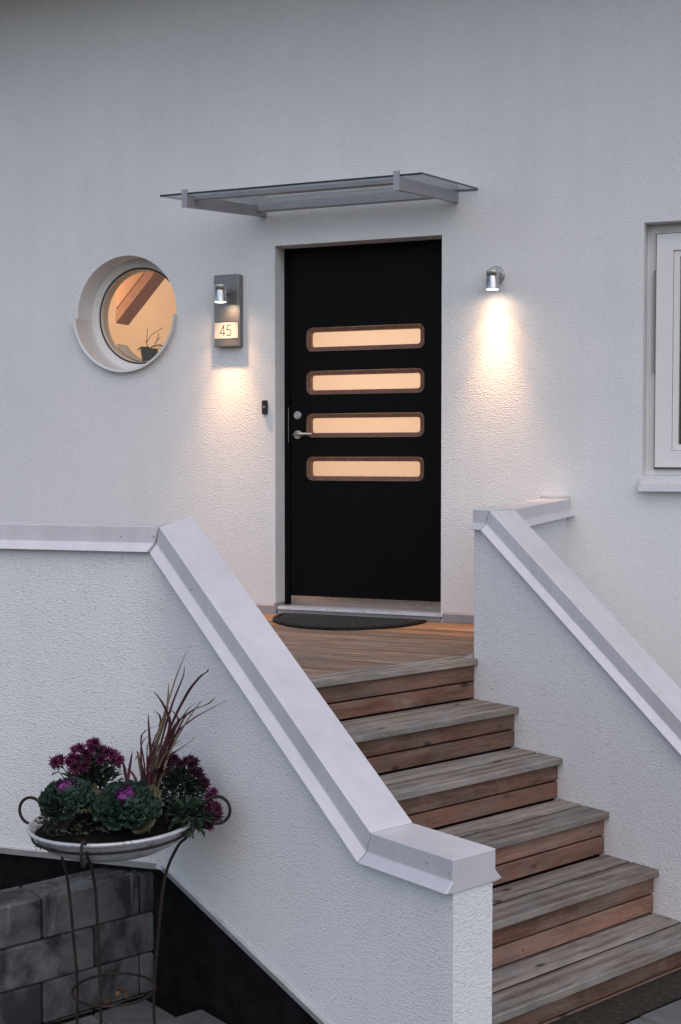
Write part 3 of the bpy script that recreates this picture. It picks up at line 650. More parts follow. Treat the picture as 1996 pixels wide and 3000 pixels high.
# plan mitre of the two wall stretches
l1 = Vector((-math.sin(R(32.2)), math.cos(R(32.2)), 0))     # inward normal of the flat stretch
def isect(off_flat, off_y):      # flat line offset inwards by off_flat meets y = off_y
    p = Vector((K.x, K.y, 0)) + l1*off_flat; t = (off_y-p.y)/dL.y; return p.x + dL.x*t
ro, ri = isect(0.006, FACE), isect(0.006+THK, FACE+THK)
def low(r): return -0.505 + (r-ro)*(-0.293)
def lw_body(mb, zlow_flat, slope_low, inset, zf_top, slope_top, rounded=0.32):
    """both stretches of the wall; the corner between them is coved"""
    fo, fi = FACE+inset, FACE+THK
    a_o, a_i = isect(0.006+inset, fo), isect(0.006+THK, fi)
    tl = rounded*math.tan(R(32.2/2)); lo, hi = zlow_flat, zf_top
    cn = Vector((a_o, fo, 0)); t1 = cn+dL*tl; t2x = a_o+tl
    cen = Vector((t2x, fo-rounded, 0))
    arc_ = [cen + Vector((-math.sin(R(32.2*(1-i/8))), math.cos(R(32.2*(1-i/8))), 0))*rounded for i in range(9)]
    zl2 = low(t2x) if hi > 0 else lo
    Z = lambda p, z: Vector((p.x, p.y, z))
    o1 = t1+dL*2.45; i0 = Vector((a_i, fi, 0)); i1 = i0+dL*2.55; ci = i0
    mb.add([Z(o1,lo), Z(arc_[0],lo), Z(i0,lo), Z(i1,lo), Z(o1,hi), Z(arc_[0],hi), Z(i0,hi), Z(i1,hi)], [(0,1,5,4),(2,3,7,6),(0,4,7,3),(4,5,6,7),(0,3,2,1)])
    ha = hi-0.045 if hi > 0 else hi
    for i, (p, q_) in enumerate(zip(arc_[:-1], arc_[1:])): mb.add([Z(p,lo+(zl2-lo)*i/8), Z(q_,lo+(zl2-lo)*(i+1)/8), Z(q_,ha), Z(p,ha)], [(0,1,2,3)])
    tops = [(t2x, ha)] + slope_top; zend = slope_low[-1][1]; rend = slope_low[-1][0]
    cols = [(x, zl2+(zend-zl2)*(x-t2x)/(rend-t2x), z) for x, z in tops]
    for (xa, la, ta), (xb_, lb_, tb) in zip(cols[:-1], cols[1:]):
        xi = a_i if xa == t2x else xa
        mb.add([(xa,fo,la),(xb_,fo,lb_),(xb_,fo,tb),(xa,fo,ta),(xi,fi,la),(xb_,fi,lb_),(xb_,fi,tb),(xi,fi,ta)], [(0,1,2,3),(7,6,5,4),(3,2,6,7),(0,4,5,1)])
    xe, le, te = cols[-1]; mb.add([(xe,fo,le),(xe,fi,le),(xe,fi,te),(xe,fo,te)], [(0,1,2,3)])
END = 1.692
sl = (-0.154-0.667)/(1.370-0.274)
top_line = [(0.24, 0.630), (0.29, 0.667+sl*(0.29-0.274)-.05), (1.360, 0.667+sl*(1.360-0.274)-.055), (END, -0.200)]
mb = MB(); lw_body(mb, -0.505, [(END, low(END))], 0.0, 0.630, [(0.43, 0.505), top_line[2], top_line[3]])
mb.v = [tuple(Vector(v)-OL) for v in mb.v]
body = mb.build('wall_body', STUCCO, LW)
b2 = bmesh.new(); b2.from_mesh(body.data); bmesh.ops.remove_doubles(b2, verts=b2.verts, dist=0.0008)
for f_ in b2.faces: f_.smooth = True
b2.to_mesh(body.data); b2.free(); body.data.set_sharp_from_angle(angle=R(25))
mb = MB(); lw_body(mb, -1.1, [(END-.02, -1.1)], 0.022, -0.498, [(0.30, low(0.30)+.006), (END-.02, low(END-.02)+.006)], 0.05)
mb.v = [tuple(Vector(v)-OL) for v in mb.v]; mb.build('plinth', BLACK_PLINTH, LW)
# drip strip at the lower edge of the render
def strip(a, b_, nin, hh=0.018, outp=0.012):
    a = Vector(a)-OL; b_ = Vector(b_)-OL; nin = Vector(nin); up = Vector((0,0,1))
    m = MB(); A_ = [a-nin*outp+up*0.004, a-nin*(outp-.004)+up*-hh, a+nin*.02+up*-hh, a+nin*.004+up*.010]; B_ = [b_-nin*outp+up*0.004, b_-nin*(outp-.004)+up*-hh, b_+nin*.02+up*-hh, b_+nin*.004+up*.010]
    m.prism(A_, B_).build('drip_strip', ALU_LIGHT, LW)
strip(Vector((ro, FACE, -0.505))+dL*2.55, (ro-.004, FACE, -0.505), l1); strip((ro+.002, FACE, low(ro+.002)), (END, FACE, low(END)), (0, 1, 0))
# small fold on top of the coping corner and screws
nrm_ = Vector((-0.50, 0.86, 0)).normalized()
f0 = K+Vector((0.004, 0.004, 0)); f1 = Vector((isect(0.163, -1.82+.163), -1.82+.163, 0.667)); fx = (f1-f0)
fold = [f0-OL, f1-OL, f1-OL+Vector((0,0,.016)), f0-OL+Vector((0,0,.008))]
MB().prism(fold, [p_+Vector((-.004,.003,0)) for p_ in fold]).build('coping_fold', COPING, LW)
scr2 = MB().lathe([(0.0003,0.0022),(0.003,0.002),(0.0045,0.0)], 10, MY).mesh('screw', SCREW)
ang_flat = R(32.2)
for pos, rz in ((K+dL*0.145+Vector((0,-.0008,-.036)), ang_flat), (K+dL*0.020+Vector((0,-.0008,-.034)), ang_flat), (Vector((0.47,-1.8206,0.467)), 0), (Vector((0.83,-1.8206,0.198)), 0), (Vector((1.18,-1.8206,-.066)), 0),
                (Vector((1.355,-1.8206,-.186)), 0), (Vector((1.60,-1.8206,-.183)), 0), (Vector((1.685,-1.8206,-.19)), 0), (Vector((0.16,-1.82,0.6)), 0)):
    if pos.x == 0.16: continue
    link('screw', scr2, LW, pos-OL, (0, 0, rz))

# ---- parapet on the house side of the stairs
RW = thing('parapet_wall', 'white rendered stair parapet with grey coping between stairs and house wall', 'parapet wall', tuple(loc2w(0, 0.08, -1.0)), ST)
ORr = Vector((0, 0.08, -1.0)); rot = Matrix.Rotation(-ST, 3, 'Z')
def w2s(v): v = Vector(v); q_ = rot @ (v-Vector((P0.x, P0.y, 0))); return Vector((q_.x, q_.y, v.z))
KT = 0.669; r1, r2 = 0.097, 1.185
ps = [w2s((P0.x-.004, 0.0, 0.683)), Vector((-0.003, -0.004, KT))]
pillar = Vector((-0.003, -0.004, KT)); sl2 = -0.769
pb = Vector((r1, -0.004, KT)); pc = Vector((r2, -0.004, KT+sl2*(r2-r1))); pd = Vector((1.55, -0.004, KT+sl2*(r2-r1)))
# the return to the house wall and the sloping stretch are separate sheets that meet at the pillar
coping_path([w2s((P0.x-.002, -0.001, 0.682)), pillar, pb, pc, pd], RW, ORr)
zR = KT+sl2*(r2-r1)
polyR = [(0.0, -1.15), (0.0, 0.625), (0.085, 0.625), (r1, KT-.055), (r2, zR-.055), (1.54, zR-.05), (1.54, -1.15)]
mb = MB(); mb.prism([Vector((x, 0.0, z))-ORr for x, z in polyR], [Vector((x, 0.152, z))-ORr for x, z in polyR])
body = mb.build('wall_body', STUCCO, RW)
bv = body.modifiers.new('bevel', 'BEVEL'); bv.width = 0.005; bv.segments = 2; bv.limit_method = 'ANGLE'; bv.angle_limit = R(50)
pl = [(P0.x+.003, -0.001), (P0.x+.143, -0.001), (P0.x+.143, -1.12), (P0.x+.003, -1.195)]
mb = MB(); mb.prism([w2s((x, y_, -1.15))-ORr for x, y_ in pl], [w2s((x, y_, 0.63))-ORr for x, y_ in pl]); mb.build('return_wall', STUCCO, RW)
a_ = w2s((P0.x+.0, -1.19, KT)); b_ = Vector((0.055, 0.158, KT))
fold = [a_-ORr, b_-ORr, b_-ORr+Vector((0,0,.010)), a_-ORr+Vector((0,0,.012))]
MB().prism(fold, [p_+Vector((-.004,.006,0)) for p_ in fold]).build('coping_fold', ALU_LIGHT, RW)
up_ = [w2s((P0.x+.0, -0.004, 0.684)), w2s((P0.x+.16, -0.004, 0.684))]; q4 = [up_[0]-ORr, up_[1]-ORr, up_[1]-ORr+Vector((0,0,.014)), up_[0]-ORr+Vector((0,0,.014))]
MB().prism(q4, [p_-tr*0+Vector((.001,.003,0)) for p_ in q4]).build('wall_upstand', ALU_LIGHT, RW)
for rr_, zz in ((0.085, KT-.03), (0.20, KT-.115), (0.62, KT-.44), (1.035, KT-.76), (1.3, zR-.03)): link('screw', scr2, RW, Vector((rr_, -0.0046, zz))-ORr)

# ------------------------------------------------------------------ door mat
mat_o = thing('door_mat', 'half round black rubber mat lying on the deck at the door', 'door mat', (0.505, -0.06, 0.0035))
ar = [(0.435*math.cos(R(a)), -0.50*math.sin(R(a))) for a in range(0, 181, 4)]; ar = [(0.435, 0.0)]+ar[1:-1]+[(-0.435, 0.0)]
ai = [(x*0.93, y_*0.93-0.016) for x, y_ in ar]
mm = MB(); n = len(ar)
mm.add([(x,y_,0) for x, y_ in ar]+[(x,y_,0.009) for x, y_ in ar]+[(x*.985,y_*.985-.003,.012) for x, y_ in ar]+[(x,y_,0.012) for x, y_ in ai]+[(x,y_,0.007) for x, y_ in ai],
       [(k_*n+i, k_*n+(i+1) % n, (k_+1)*n+(i+1) % n, (k_+1)*n+i) for k_ in range(4) for i in range(n)]+[tuple(4*n+i for i in range(n))])
mm.build('base', RUBBER, mat_o, fix=False)
tp = MB()
for i in range(-13, 14):
    for jj in range(0, 22):
        x = i*0.031 + (0.0155 if jj % 2 else 0); y_ = -0.028 - jj*0.0215
        if (x/0.395)**2 + ((y_+.016)/0.455)**2 < 0.97:
            s1, s2 = (0.012, 0.0075)
            tp.add([(x-s1,y_,.007),(x,y_-s2,.007),(x+s1,y_,.007),(x,y_+s2,.007),(x-s1*.6,y_,0.0165),(x,y_-s2*.6,0.0165),(x+s1*.6,y_,0.0165),(x,y_+s2*.6,0.0165)], [(4,5,6,7),(0,1,5,4),(1,2,6,5),(2,3,7,6),(3,0,4,7)])
tag(tp.build('tread_pattern', mat_plain('worn_rubber', (0.035, 0.034, 0.033), 0.7), mat_o), kind='stuff')

# ------------------------------------------------------------------ low retaining wall of concrete blocks
RF = 0.222; BH, BL, BD = 0.1425, 0.372, 0.165
rwall = thing('retaining_wall', 'low retaining wall of stained grey concrete blocks by the planter', 'retaining wall', tuple(loc2w(RF, -1.8, -1.0)), ST)
blk = random.Random(9); bmesh_cache = {}
def block(yc0, yc1, ztop, h, mi):
    L = yc1-yc0-0.004; key = round(L, 3), round(h, 3)
    if key not in bmesh_cache: bmesh_cache[key] = MB().cbox(-BD/2, BD/2, -L/2, L/2, -h/2+.0015, h/2-.0015, 0.007).mesh('block', BLOCK)
    link('block', bmesh_cache[key], rwall, (-BD/2+blk.uniform(-.004, .004), (yc0+yc1)/2, ztop-h/2+1.0), (0, 0, blk.uniform(-.006, .006)))
ztop = -0.541
for c in range(4):
    edges = [0.0, -0.066-0.005] if c == 0 else ([0.0, -0.25] if c == 1 else ([0.0, -0.073] if c == 2 else [0.0, -0.25]))
    while edges[-1] > -2.4: edges.append(edges[-1]-BL)
    for a, b__ in zip(edges[:-1], edges[1:]): block(b__, a, ztop-BH*c, BH, 0)
tag(MB().box(-2.2, -BD-.002, -2.4, -0.02, 0.0, 0.20).build('backfill', SOIL, rwall), kind='stuff')

# ------------------------------------------------------------------ paving
pav = MB().box(-0.01, 3.0, -3.2, -0.001, -0.08, 0.028).build('paved_area', SOIL, None, loc=loc2w(RF, -1.80, -1.0), rot=(0, 0, ST)); tag(pav, 'grey paving slabs beneath the planter', 'paving', kind='structure')
slab = MB().cbox(-0.0985, 0.0985, -0.0985, 0.0985, -0.02, 0.018, 0.006).mesh('slab', PAVE)
for i in range(8):
    for jj in range(7):
        if i*0.2 > 1.5 and jj < 0: continue
        link('slab', slab, pav, (0.175+i*0.2, -0.175-jj*0.2+(0.1 if i % 2 else 0)-.03, 0.041+blk.uniform(-.002, .002)), (blk.uniform(-.008, .008), blk.uniform(-.008, .008), blk.uniform(-.01, .01)))
pv2 = MB().box(0, 2.4, -2.0, 1.2, -0.06, 0.006).build('stair_paving', SOIL, None, loc=loc2w(1.40, -0.7, -1.0), rot=(0, 0, ST)); tag(pv2, 'grey paving slabs at the foot of the stairs', 'paving', kind='structure')
slab2 = MB().cbox(-0.145, 0.145, -0.145, 0.145, -0.02, 0.014, 0.006).mesh('slab', PAVE)
for i in range(6):
    for jj in range(9):
        link('slab', slab2, pv2, (0.18+i*0.295, -1.6+jj*0.295+(0.14 if i % 2 else 0), 0.012), (blk.uniform(-.008, .008), blk.uniform(-.008, .008), blk.uniform(-.01, .01)))
# ------------------------------------------------------------------ planter: iron stand, zinc bowl, plants
FWD = Vector((-math.sin(YAW) * math.cos(PITCH), math.cos(YAW) * math.cos(PITCH), -math.sin(PITCH)))
PD = 4.2
PC = on_plane(331, 2407, FWD, FWD.dot(CAM) + PD)           # centre of the bowl's rim
GZ = -0.944                                                # paving under the stand
rotP = Matrix.Rotation(-YAW, 3, 'Z')
def pl(px, py, dy=0.0):
    """pixel -> planter coordinates (x right, y away from the viewer, z up from the rim), dy metres behind the bowl's centre"""
    return rotP @ (on_plane(px, py, FWD, FWD.dot(CAM) + PD + dy) - PC)
RBOWL = 0.262
rp = random.Random(21)
stand = thing('plant_stand', 'rusty iron tripod stand with curled handles holding the zinc bowl', 'plant stand', (PC.x, PC.y, GZ), YAW)
SZ = PC.z - GZ
ring = lambda r, z, n=48: [(r*math.cos(2*math.pi*i/n), r*math.sin(2*math.pi*i/n), z) for i in range(n)]
TILT = R(1.8)      # the bowl sits a little askew
def tiltv(p): return (p[0], p[1], p[2] + p[0]*math.tan(TILT))
MB().tube([tiltv((x, y_, z)) for x, y_, z in ring(0.2485, SZ-0.028, 64)], 0.0042, 8, True).build('hoop', IRON, stand, smooth=True)
MB().tube(ring(0.130, pl(312, 2907)[2]+SZ), 0.0045, 8, True).build('foot_ring', IRON, stand, smooth=True)
zr = pl(312, 2907)[2]+SZ
for ang in (R(160), R(-12), R(-98)):
    c, s_ = math.cos(ang), math.sin(ang)
    def rv(r, z): return tiltv((r*c, r*s_, z))
    pts = [rv(0.138, 0.004), rv(0.133, zr*0.6), rv(0.1345, zr+0.02), rv(0.145, zr+0.14), rv(0.170, SZ-0.18), rv(0.213, SZ-0.075), rv(0.2415, SZ-0.045), rv(0.2525, SZ-0.022)]
    # smooth it
    sm_ = []
    for i in range(len(pts)-1):
        p0_, p1_, p2_, p3_ = [Vector(pts[max(0, min(len(pts)-1, j_))]) for j_ in (i-1, i, i+1, i+2)]
        for t in (0, .25, .5, .75):
            sm_.append(0.5*((2*p1_) + (-p0_+p2_)*t + (2*p0_-5*p1_+4*p2_-p3_)*t*t + (-p0_+3*p1_-3*p2_+p3_)*t**3))
    sm_.append(Vector(pts[-1]))
    MB().tube(sm_, 0.0048, 8).build('leg', IRON, stand, smooth=True)
    curl = []
    if ang < -1:                      # front hook hangs down
        for i in range(24):
            a = R(150 - i*13.5); rad = 0.033 - 0.0005*i
            curl.append(rv(0.281+rad*math.cos(a)*0.75, SZ-0.022+rad*1.35*math.sin(a)))
    else:
        for i in range(26):
            a = R(205 - i*14.5) if True else 0; rad = 0.043
            curl.append(rv((0.300 if ang > 1 else 0.342)+rad*math.cos(a), SZ+(0.016 if ang > 1 else 0.046)+rad*math.sin(a)))
        curl = [rv(0.2525, SZ-0.022)] + curl
    MB().tube(curl, 0.0050, 8).build('handle_curl', IRON, stand, smooth=True)

bowl = thing('zinc_bowl', 'shallow weathered zinc bowl full of soil on the iron stand', 'bowl', tuple(PC), YAW); bowl.rotation_euler = (0, -TILT, YAW)
MB().lathe([(0.0005,-0.086),(0.12,-0.086),(0.17,-0.078),(0.215,-0.056),(0.243,-0.026),(0.254,-0.002),(0.260,0.0015),(0.2645,0.0),(0.2645,-0.004),(0.266,0.001),(0.264,0.005),(0.258,0.006),(0.251,0.001),(0.239,-0.026),(0.20,-0.06)], 72).build('basin', ZINC, bowl, smooth=True)
so = MB(); so.lathe([(0.0005,0.024),(0.05,0.022),(0.12,0.012),(0.19,-0.002),(0.235,-0.014),(0.246,-0.02)], 40)
so.v = [(x, y_, z+rp.uniform(-.006, .006)) for x, y_, z in so.v]
tag(so.build('soil', SOIL, bowl, smooth=True), kind='stuff')

# --- leaf shapes
def frill_leaf(L, Wd, amp, waves, cup, seed, nu=9, nv=15):
    r_ = random.Random(seed); ph = r_.uniform(0, 6.28); m = MB(); vs = []
    for i in range(nu+1):
        u = i/nu; hw = Wd*0.5*(0.16 + 0.84*math.sin(min(1.0, u*1.15)*math.pi*0.56)**1.0) * (1.0 if u < 0.8 else math.sqrt(max(0.0, 1-((u-0.8)/0.2)**2*0.55)))
        for j in range(nv+1):
            v = -1+2*j/nv; edge = max(abs(v)**2.2, max(0, (u-0.72)/0.28)**1.5)
            th = waves*(u*2.2 + abs(v)*0.8)*(1 if v > 0 else 1.13) + ph + v*3.1
            z = cup*(v*v*0.35 + u*u*0.55)*L + amp*edge*(math.sin(th*3.0) + 0.55*math.sin(th*7.3+1.0)) + r_.uniform(-1, 1)*amp*0.25*edge
            x = v*hw*(1+0.06*math.sin(th*5)*edge) + r_.uniform(-1, 1)*amp*0.22*edge; y_ = u*L*(1+0.05*math.sin(th*4.0+2)*edge) - 0.10*L*v*v*u
            vs.append((x, y_, z))
    fs = [(i*(nv+1)+j, i*(nv+1)+j+1, (i+1)*(nv+1)+j+1, (i+1)*(nv+1)+j) for i in range(nu) for j in range(nv)]
    m.add(vs, fs); return m
K_GREEN = mat_leaf('kale_green', (0.020, 0.050, 0.038), (0.065, 0.120, 0.090), 60); K_DARK = mat_leaf('kale_dark', (0.018, 0.036, 0.028), (0.05, 0.085, 0.062), 60)
K_MIX = mat_leaf('kale_mauve', (0.045, 0.045, 0.05), (0.13, 0.07, 0.13), 80); K_PURPLE = mat_leaf('kale_purple', (0.11, 0.018, 0.11), (0.28, 0.06, 0.27), 60)
K_YEL = mat_leaf('kale_old', (0.06, 0.06, 0.032), (0.14, 0.135, 0.075), 40)
kale_mesh = {}
for nm, mt in (('g', K_GREEN), ('d', K_DARK), ('m', K_MIX), ('p', K_PURPLE), ('y', K_YEL)):
    kale_mesh[nm] = [frill_leaf(1.0, 0.98, 0.125, 3.2, 0.5, 100+i+ord(nm)).mesh('leaf', mt, smooth=True) for i in range(3)]
def kale(pos, rad, label, tiltx, tilty, seed):
    r_ = random.Random(seed)
    root = thing('ornamental_cabbage', label, 'cabbage', tuple(PC + rotP.inverted() @ pos), YAW, 'ornamental cabbages in the zinc bowl'); root.rotation_euler = (tiltx, tilty, YAW)
    N_ = 88
    for i in range(N_):
        t = (i+0.5)/N_; a = i*2.39996 + r_.uniform(-.25, .25)
        el = R(82 - 84*t**0.8 + r_.uniform(-7, 7))
        L = rad*(0.30 + 0.44*t**0.7)*r_.uniform(0.88, 1.12)
        base = Vector((math.cos(a)*rad*0.40*t, math.sin(a)*rad*0.40*t, rad*(0.60 - 0.62*t)))
        key = 'p' if t < 0.24 else ('m' if t < 0.34 else ('g' if t < 0.62 else ('d' if t < 0.95 else 'y')))
        if key == 'g' and r_.random() < 0.25: key = 'd'
        o = link('leaf', r_.choice(kale_mesh[key]), root, base); o.scale = (L, L, L)
        o.rotation_euler = (Matrix.Rotation(a-math.pi/2, 3, 'Z') @ Matrix.Rotation(el, 3, 'X') @ Matrix.Rotation(r_.uniform(-.3, .3), 3, 'Y')).to_euler()
    MB().tube([(0, 0, -rad*0.5), (0, 0, rad*0.5)], [rad*0.12, rad*0.05], 8).build('stalk', K_YEL, root, smooth=True)
    return root
kale(pl(203, 2362, -0.10), 0.090, 'green ornamental cabbage with a purple heart, nearer the left handle', R(20), R(-6), 5)
kale(pl(374, 2384, -0.13), 0.100, 'green ornamental cabbage with a bright purple heart in the bowl centre', R(30), R(2), 8)

# --- chrysanthemums
def flower_mesh(name, mat, n=46, r=0.02, seed=0):
    r_ = random.Random(seed); m = MB()
    for i in range(n):
        t = (i+0.5)/n; a = i*2.39996; el = R(86-92*t+r_.uniform(-8, 8)); L = r*(0.55+0.5*t)*r_.uniform(0.8, 1.15); wd = r*0.13
        d = Vector((math.cos(a)*math.cos(el), math.sin(a)*math.cos(el), math.sin(el))); s2 = Vector((-math.sin(a), math.cos(a), 0)); b0 = Vector((0, 0, r*0.12))
        up = d.cross(s2)
        m.add([b0-s2*wd*0.4, b0+s2*wd*0.4, b0+d*L*0.55+s2*wd-up*r*.03, b0+d*L*0.55-s2*wd-up*r*.03, b0+d*L-up*r*0.10*t], [(0,1,2,3), (3,2,4)])
    m.lathe([(r*0.05,-r*0.30),(r*0.30,-r*0.18),(r*0.42,r*0.06)], 8)
    return m.mesh(name, mat, fix=False)
M_FL = [mat_leaf('magenta_petal', (0.055, 0.008, 0.032), (0.165, 0.024, 0.085), 120, 0.7, 0.2), mat_leaf('dark_plum_petal', (0.018, 0.004, 0.014), (0.06, 0.010, 0.034), 120, 0.7, 0.2)]
FL = [[flower_mesh('flower', mt, seed=i) for i in range(3)] for mt in M_FL]
M_FOL = [mat_leaf('chrysanthemum_leaf', (0.012, 0.030, 0.018), (0.045, 0.075, 0.045), 25, 0.55, 0.2), mat_leaf('dark_leaf', (0.008, 0.018, 0.013), (0.028, 0.045, 0.03), 25, 0.55, 0.2)]
M_STEM = mat_plain('dark_stem', (0.030, 0.030, 0.02), 0.8)
def small_leaf(m, p, d, up, L, Wd):
    d = d.normalized(); s2 = d.cross(up).normalized(); up = s2.cross(d)
    q_ = [p, p+d*L*0.22+s2*Wd*0.5, p+d*L*0.38+s2*Wd*0.32, p+d*L*0.6+s2*Wd*0.5, p+d*L-up*L*0.18, p+d*L*0.6-s2*Wd*0.5, p+d*L*0.38-s2*Wd*0.32, p+d*L*0.22-s2*Wd*0.5, p+d*L*0.5+up*L*0.05]
    m.add(q_, [(0,1,8),(1,2,8),(2,3,8),(3,4,8),(4,5,8),(5,6,8),(6,7,8),(7,0,8)])
def mum(base, heads, kind, label, seed, leaf_rad, fol=0, extra=160, lsize=0.030):
    r_ = random.Random(seed)
    root = thing('chrysanthemum', label, 'flower plant', tuple(PC + rotP.inverted() @ base), YAW, 'chrysanthemums in the zinc bowl')
    st_ = MB(); lf = MB()
    for (h, sc) in heads:
        h = h - base; p = [Vector((r_.uniform(-.02, .02), r_.uniform(-.02, .02), -0.02)), Vector((h.x*0.45+r_.uniform(-.012, .012), h.y*0.45, h.z*0.5)), Vector((h.x*0.9, h.y*0.9, h.z*0.86)), h]
        st_.tube(p, [0.0024, 0.002, 0.0016, 0.0014], 5)
        for k_ in range(9):
            t = r_.uniform(0.3, 0.97); q_ = p[1].lerp(p[2], (t-.3)/0.5) if t < 0.8 else p[2].lerp(p[3], (t-.8)/0.2)
            d = Vector((r_.uniform(-1, 1), r_.uniform(-1, 1), r_.uniform(-0.3, 0.7))); small_leaf(lf, q_, d, Vector((0, 0, 1)), lsize*r_.uniform(0.7, 1.2), lsize*0.5)
        o = link('flower', r_.choice(FL[kind if r_.random() > 0.07 else 1-kind]), root, h); s_ = sc*r_.uniform(0.85, 1.12); o.scale = (s_, s_, s_)
        o.rotation_euler = (R(r_.uniform(8, 55)), R(r_.uniform(-28, 28)), r_.uniform(-.6, .6))
    cx_, cy_, cz_, rx, ry, rz = leaf_rad
    for k_ in range(extra):
        d = Vector((r_.gauss(0, 1), r_.gauss(0, 1), r_.gauss(0, 1))).normalized(); rr_ = r_.uniform(0.35, 1.0)
        q_ = Vector((cx_+d.x*rx*rr_, cy_+d.y*ry*rr_, cz_+d.z*rz*rr_)) - base
        if q_.z < -0.01: q_.z = r_.uniform(-.01, .02)
        small_leaf(lf, q_, d+Vector((0, 0, r_.uniform(-.2, .5))), Vector((r_.uniform(-.3, .3), r_.uniform(-.3, .3), 1)), lsize*r_.uniform(0.7, 1.3), lsize*0.5)
    st_.build('stems', M_STEM, root, smooth=True); tag(lf.build('foliage', M_FOL[fol], root, fix=False), kind='stuff')
    return root
HL = [(160,2235),(178,2228),(220,2200),(236,2196),(212,2222),(205,2238),(228,2226),(248,2210),(268,2182),(280,2180),(272,2192),(262,2214),(243,2232),(270,2230),(252,2246),(290,2200),(303,2200),(316,2206),(326,2212),(286,2222),(300,2216),(296,2228),(276,2248),(335,2226),(350,2228),(342,2232),(218,2250),(336,2214),(258,2222)]
mum(pl(262, 2390, 0.06), [(pl(x, y_, 0.05+rp.uniform(-.05, .05)), 1.32) for x, y_ in HL], 0, 'chrysanthemum with magenta flowers above the left cabbage', 31, (*pl(280, 2300, 0.06), 0.085, 0.07, 0.075), 0, 330)
HR = [(482,2238),(496,2228),(508,2224),(520,2234),(500,2242),(545,2232),(558,2228),(570,2234),(560,2244),(530,2240),(574,2262),(583,2272),(590,2280),(596,2292),(602,2300),(592,2306),(585,2262),(470,2262)]
mum(pl(525, 2405, 0.06), [(pl(x, y_, 0.06+rp.uniform(-.05, .05)), 1.22) for x, y_ in HR], 1, 'chrysanthemum with nearly black plum flowers beside the tall grass', 47, (*pl(515, 2325, 0.06), 0.088, 0.075, 0.095), 1, 520)
HD = [(620,2328),(626,2322),(615,2336),(622,2366),(632,2362),(638,2374),(630,2384),(640,2392),(628,2398),(618,2380),(608,2410),(604,2420),(612,2424),(606,2392),(636,2366)]
mum(pl(560, 2415, -0.02), [(pl(x, y_, -0.04+rp.uniform(-.02, .02)), 1.2) for x, y_ in HD], 0, 'drooping chrysanthemum with crimson flowers hanging over the right handle', 53, (*pl(555, 2390, -0.06), 0.062, 0.06, 0.045), 0, 240, 0.028)

# --- tall purple grass
M_BL = [mat_leaf('plum_blade', (0.030, 0.009, 0.015), (0.105, 0.032, 0.042), 15, 0.5, 0.2), mat_leaf('straw_blade', (0.11, 0.085, 0.05), (0.24, 0.19, 0.12), 15, 0.5, 0.2)]
gb_ = pl(428, 2395, 0.03)
grass = thing('ornamental_grass', 'tall clump of thin purple grass blades in the bowl', 'grass plant', tuple(PC + rotP.inverted() @ gb_), YAW)
def blade(path, w_, mi):
    pts = [Vector(p)-gb_ for p in path]; sm_ = []
    for i in range(len(pts)-1):
        p0_, p1_, p2_, p3_ = [pts[max(0, min(len(pts)-1, j_))] for j_ in (i-1, i, i+1, i+2)]
        for t in (0, .25, .5, .75): sm_.append(0.5*((2*p1_) + (-p0_+p2_)*t + (2*p0_-5*p1_+4*p2_-p3_)*t*t + (-p0_+3*p1_-3*p2_+p3_)*t**3))
    sm_.append(pts[-1]); n = len(sm_); m = MB(); vs = []; ph = rp.uniform(-.7, .7)
    for i, p in enumerate(sm_):
        t = i/(n-1); hw = w_*0.5*(0.75+0.6*math.sin(min(1, t*1.6)*math.pi*0.5))*(1-t**3.0)+0.0006; an = ph+t*0.8
        s2 = Vector((math.cos(an), math.sin(an)*0.6, 0.0))
        vs += [p-s2*hw, p+Vector((s2.y, -s2.x, 0))*hw*0.4, p+s2*hw]
    m.add(vs, [(3*i+k_, 3*i+k_+1, 3*i+k_+4, 3*i+k_+3) for i in range(n-1) for k_ in range(2)])
    m.build('blade', M_BL[mi], grass, fix=False)
BL_ = [[(436,2340),(452,2200),(495,2050),(528,1955),(556,1891)], [(440,2340),(470,2180),(505,2060),(535,1985),(541,1950)], [(448,2340),(490,2160),(545,2040),(585,1985),(608,1968),(610,1960)],
       [(450,2340),(500,2150),(560,2085),(612,2062),(631,2042)], [(455,2340),(510,2165),(560,2110),(610,2080),(668,2050)], [(452,2340),(500,2200),(545,2120),(585,2058),(592,2055)],
       [(448,2340),(475,2240),(530,2190),(562,2170),(573,2152)], [(440,2340),(445,2250),(438,2160),(434,2090)], [(436,2340),(450,2220),(480,2110),(492,2050),(494,2000)], [(434,2340),(446,2220),(470,2110),(448,2080),(455,2075),(470,2085)][:4],
       [(444,2340),(478,2200),(500,2120),(475,2060),(450,2025)], [(450,2340),(490,2200),(510,2140),(520,2100),(480,2065)], [(430,2345),(425,2280),(405,2215),(397,2228)], [(428,2345),(415,2260),(405,2210),(400,2200)],
       [(402,2345),(400,2290),(385,2260),(362,2250)], [(375,2300),(378,2260),(388,2200)], [(372,2300),(368,2260),(360,2225)], [(445,2340),(480,2210),(505,2150),(550,2080),(582,2056)], [(447,2340),(485,2230),(512,2160),(548,2095),(569,2100)]]
for bp in BL_:
    n = len(bp); dy0 = rp.uniform(-.02, .02); dy1 = rp.uniform(-.06, .06)
    blade([pl(x+rp.uniform(-4, 4)*(1 if i < n-1 else 0)*0.5, y_, 0.03+dy0+(dy1-dy0)*i/(n-1)) for i, (x, y_) in enumerate(bp)], rp.uniform(0.0058, 0.0082), 0 if rp.random() < 0.85 else 1)
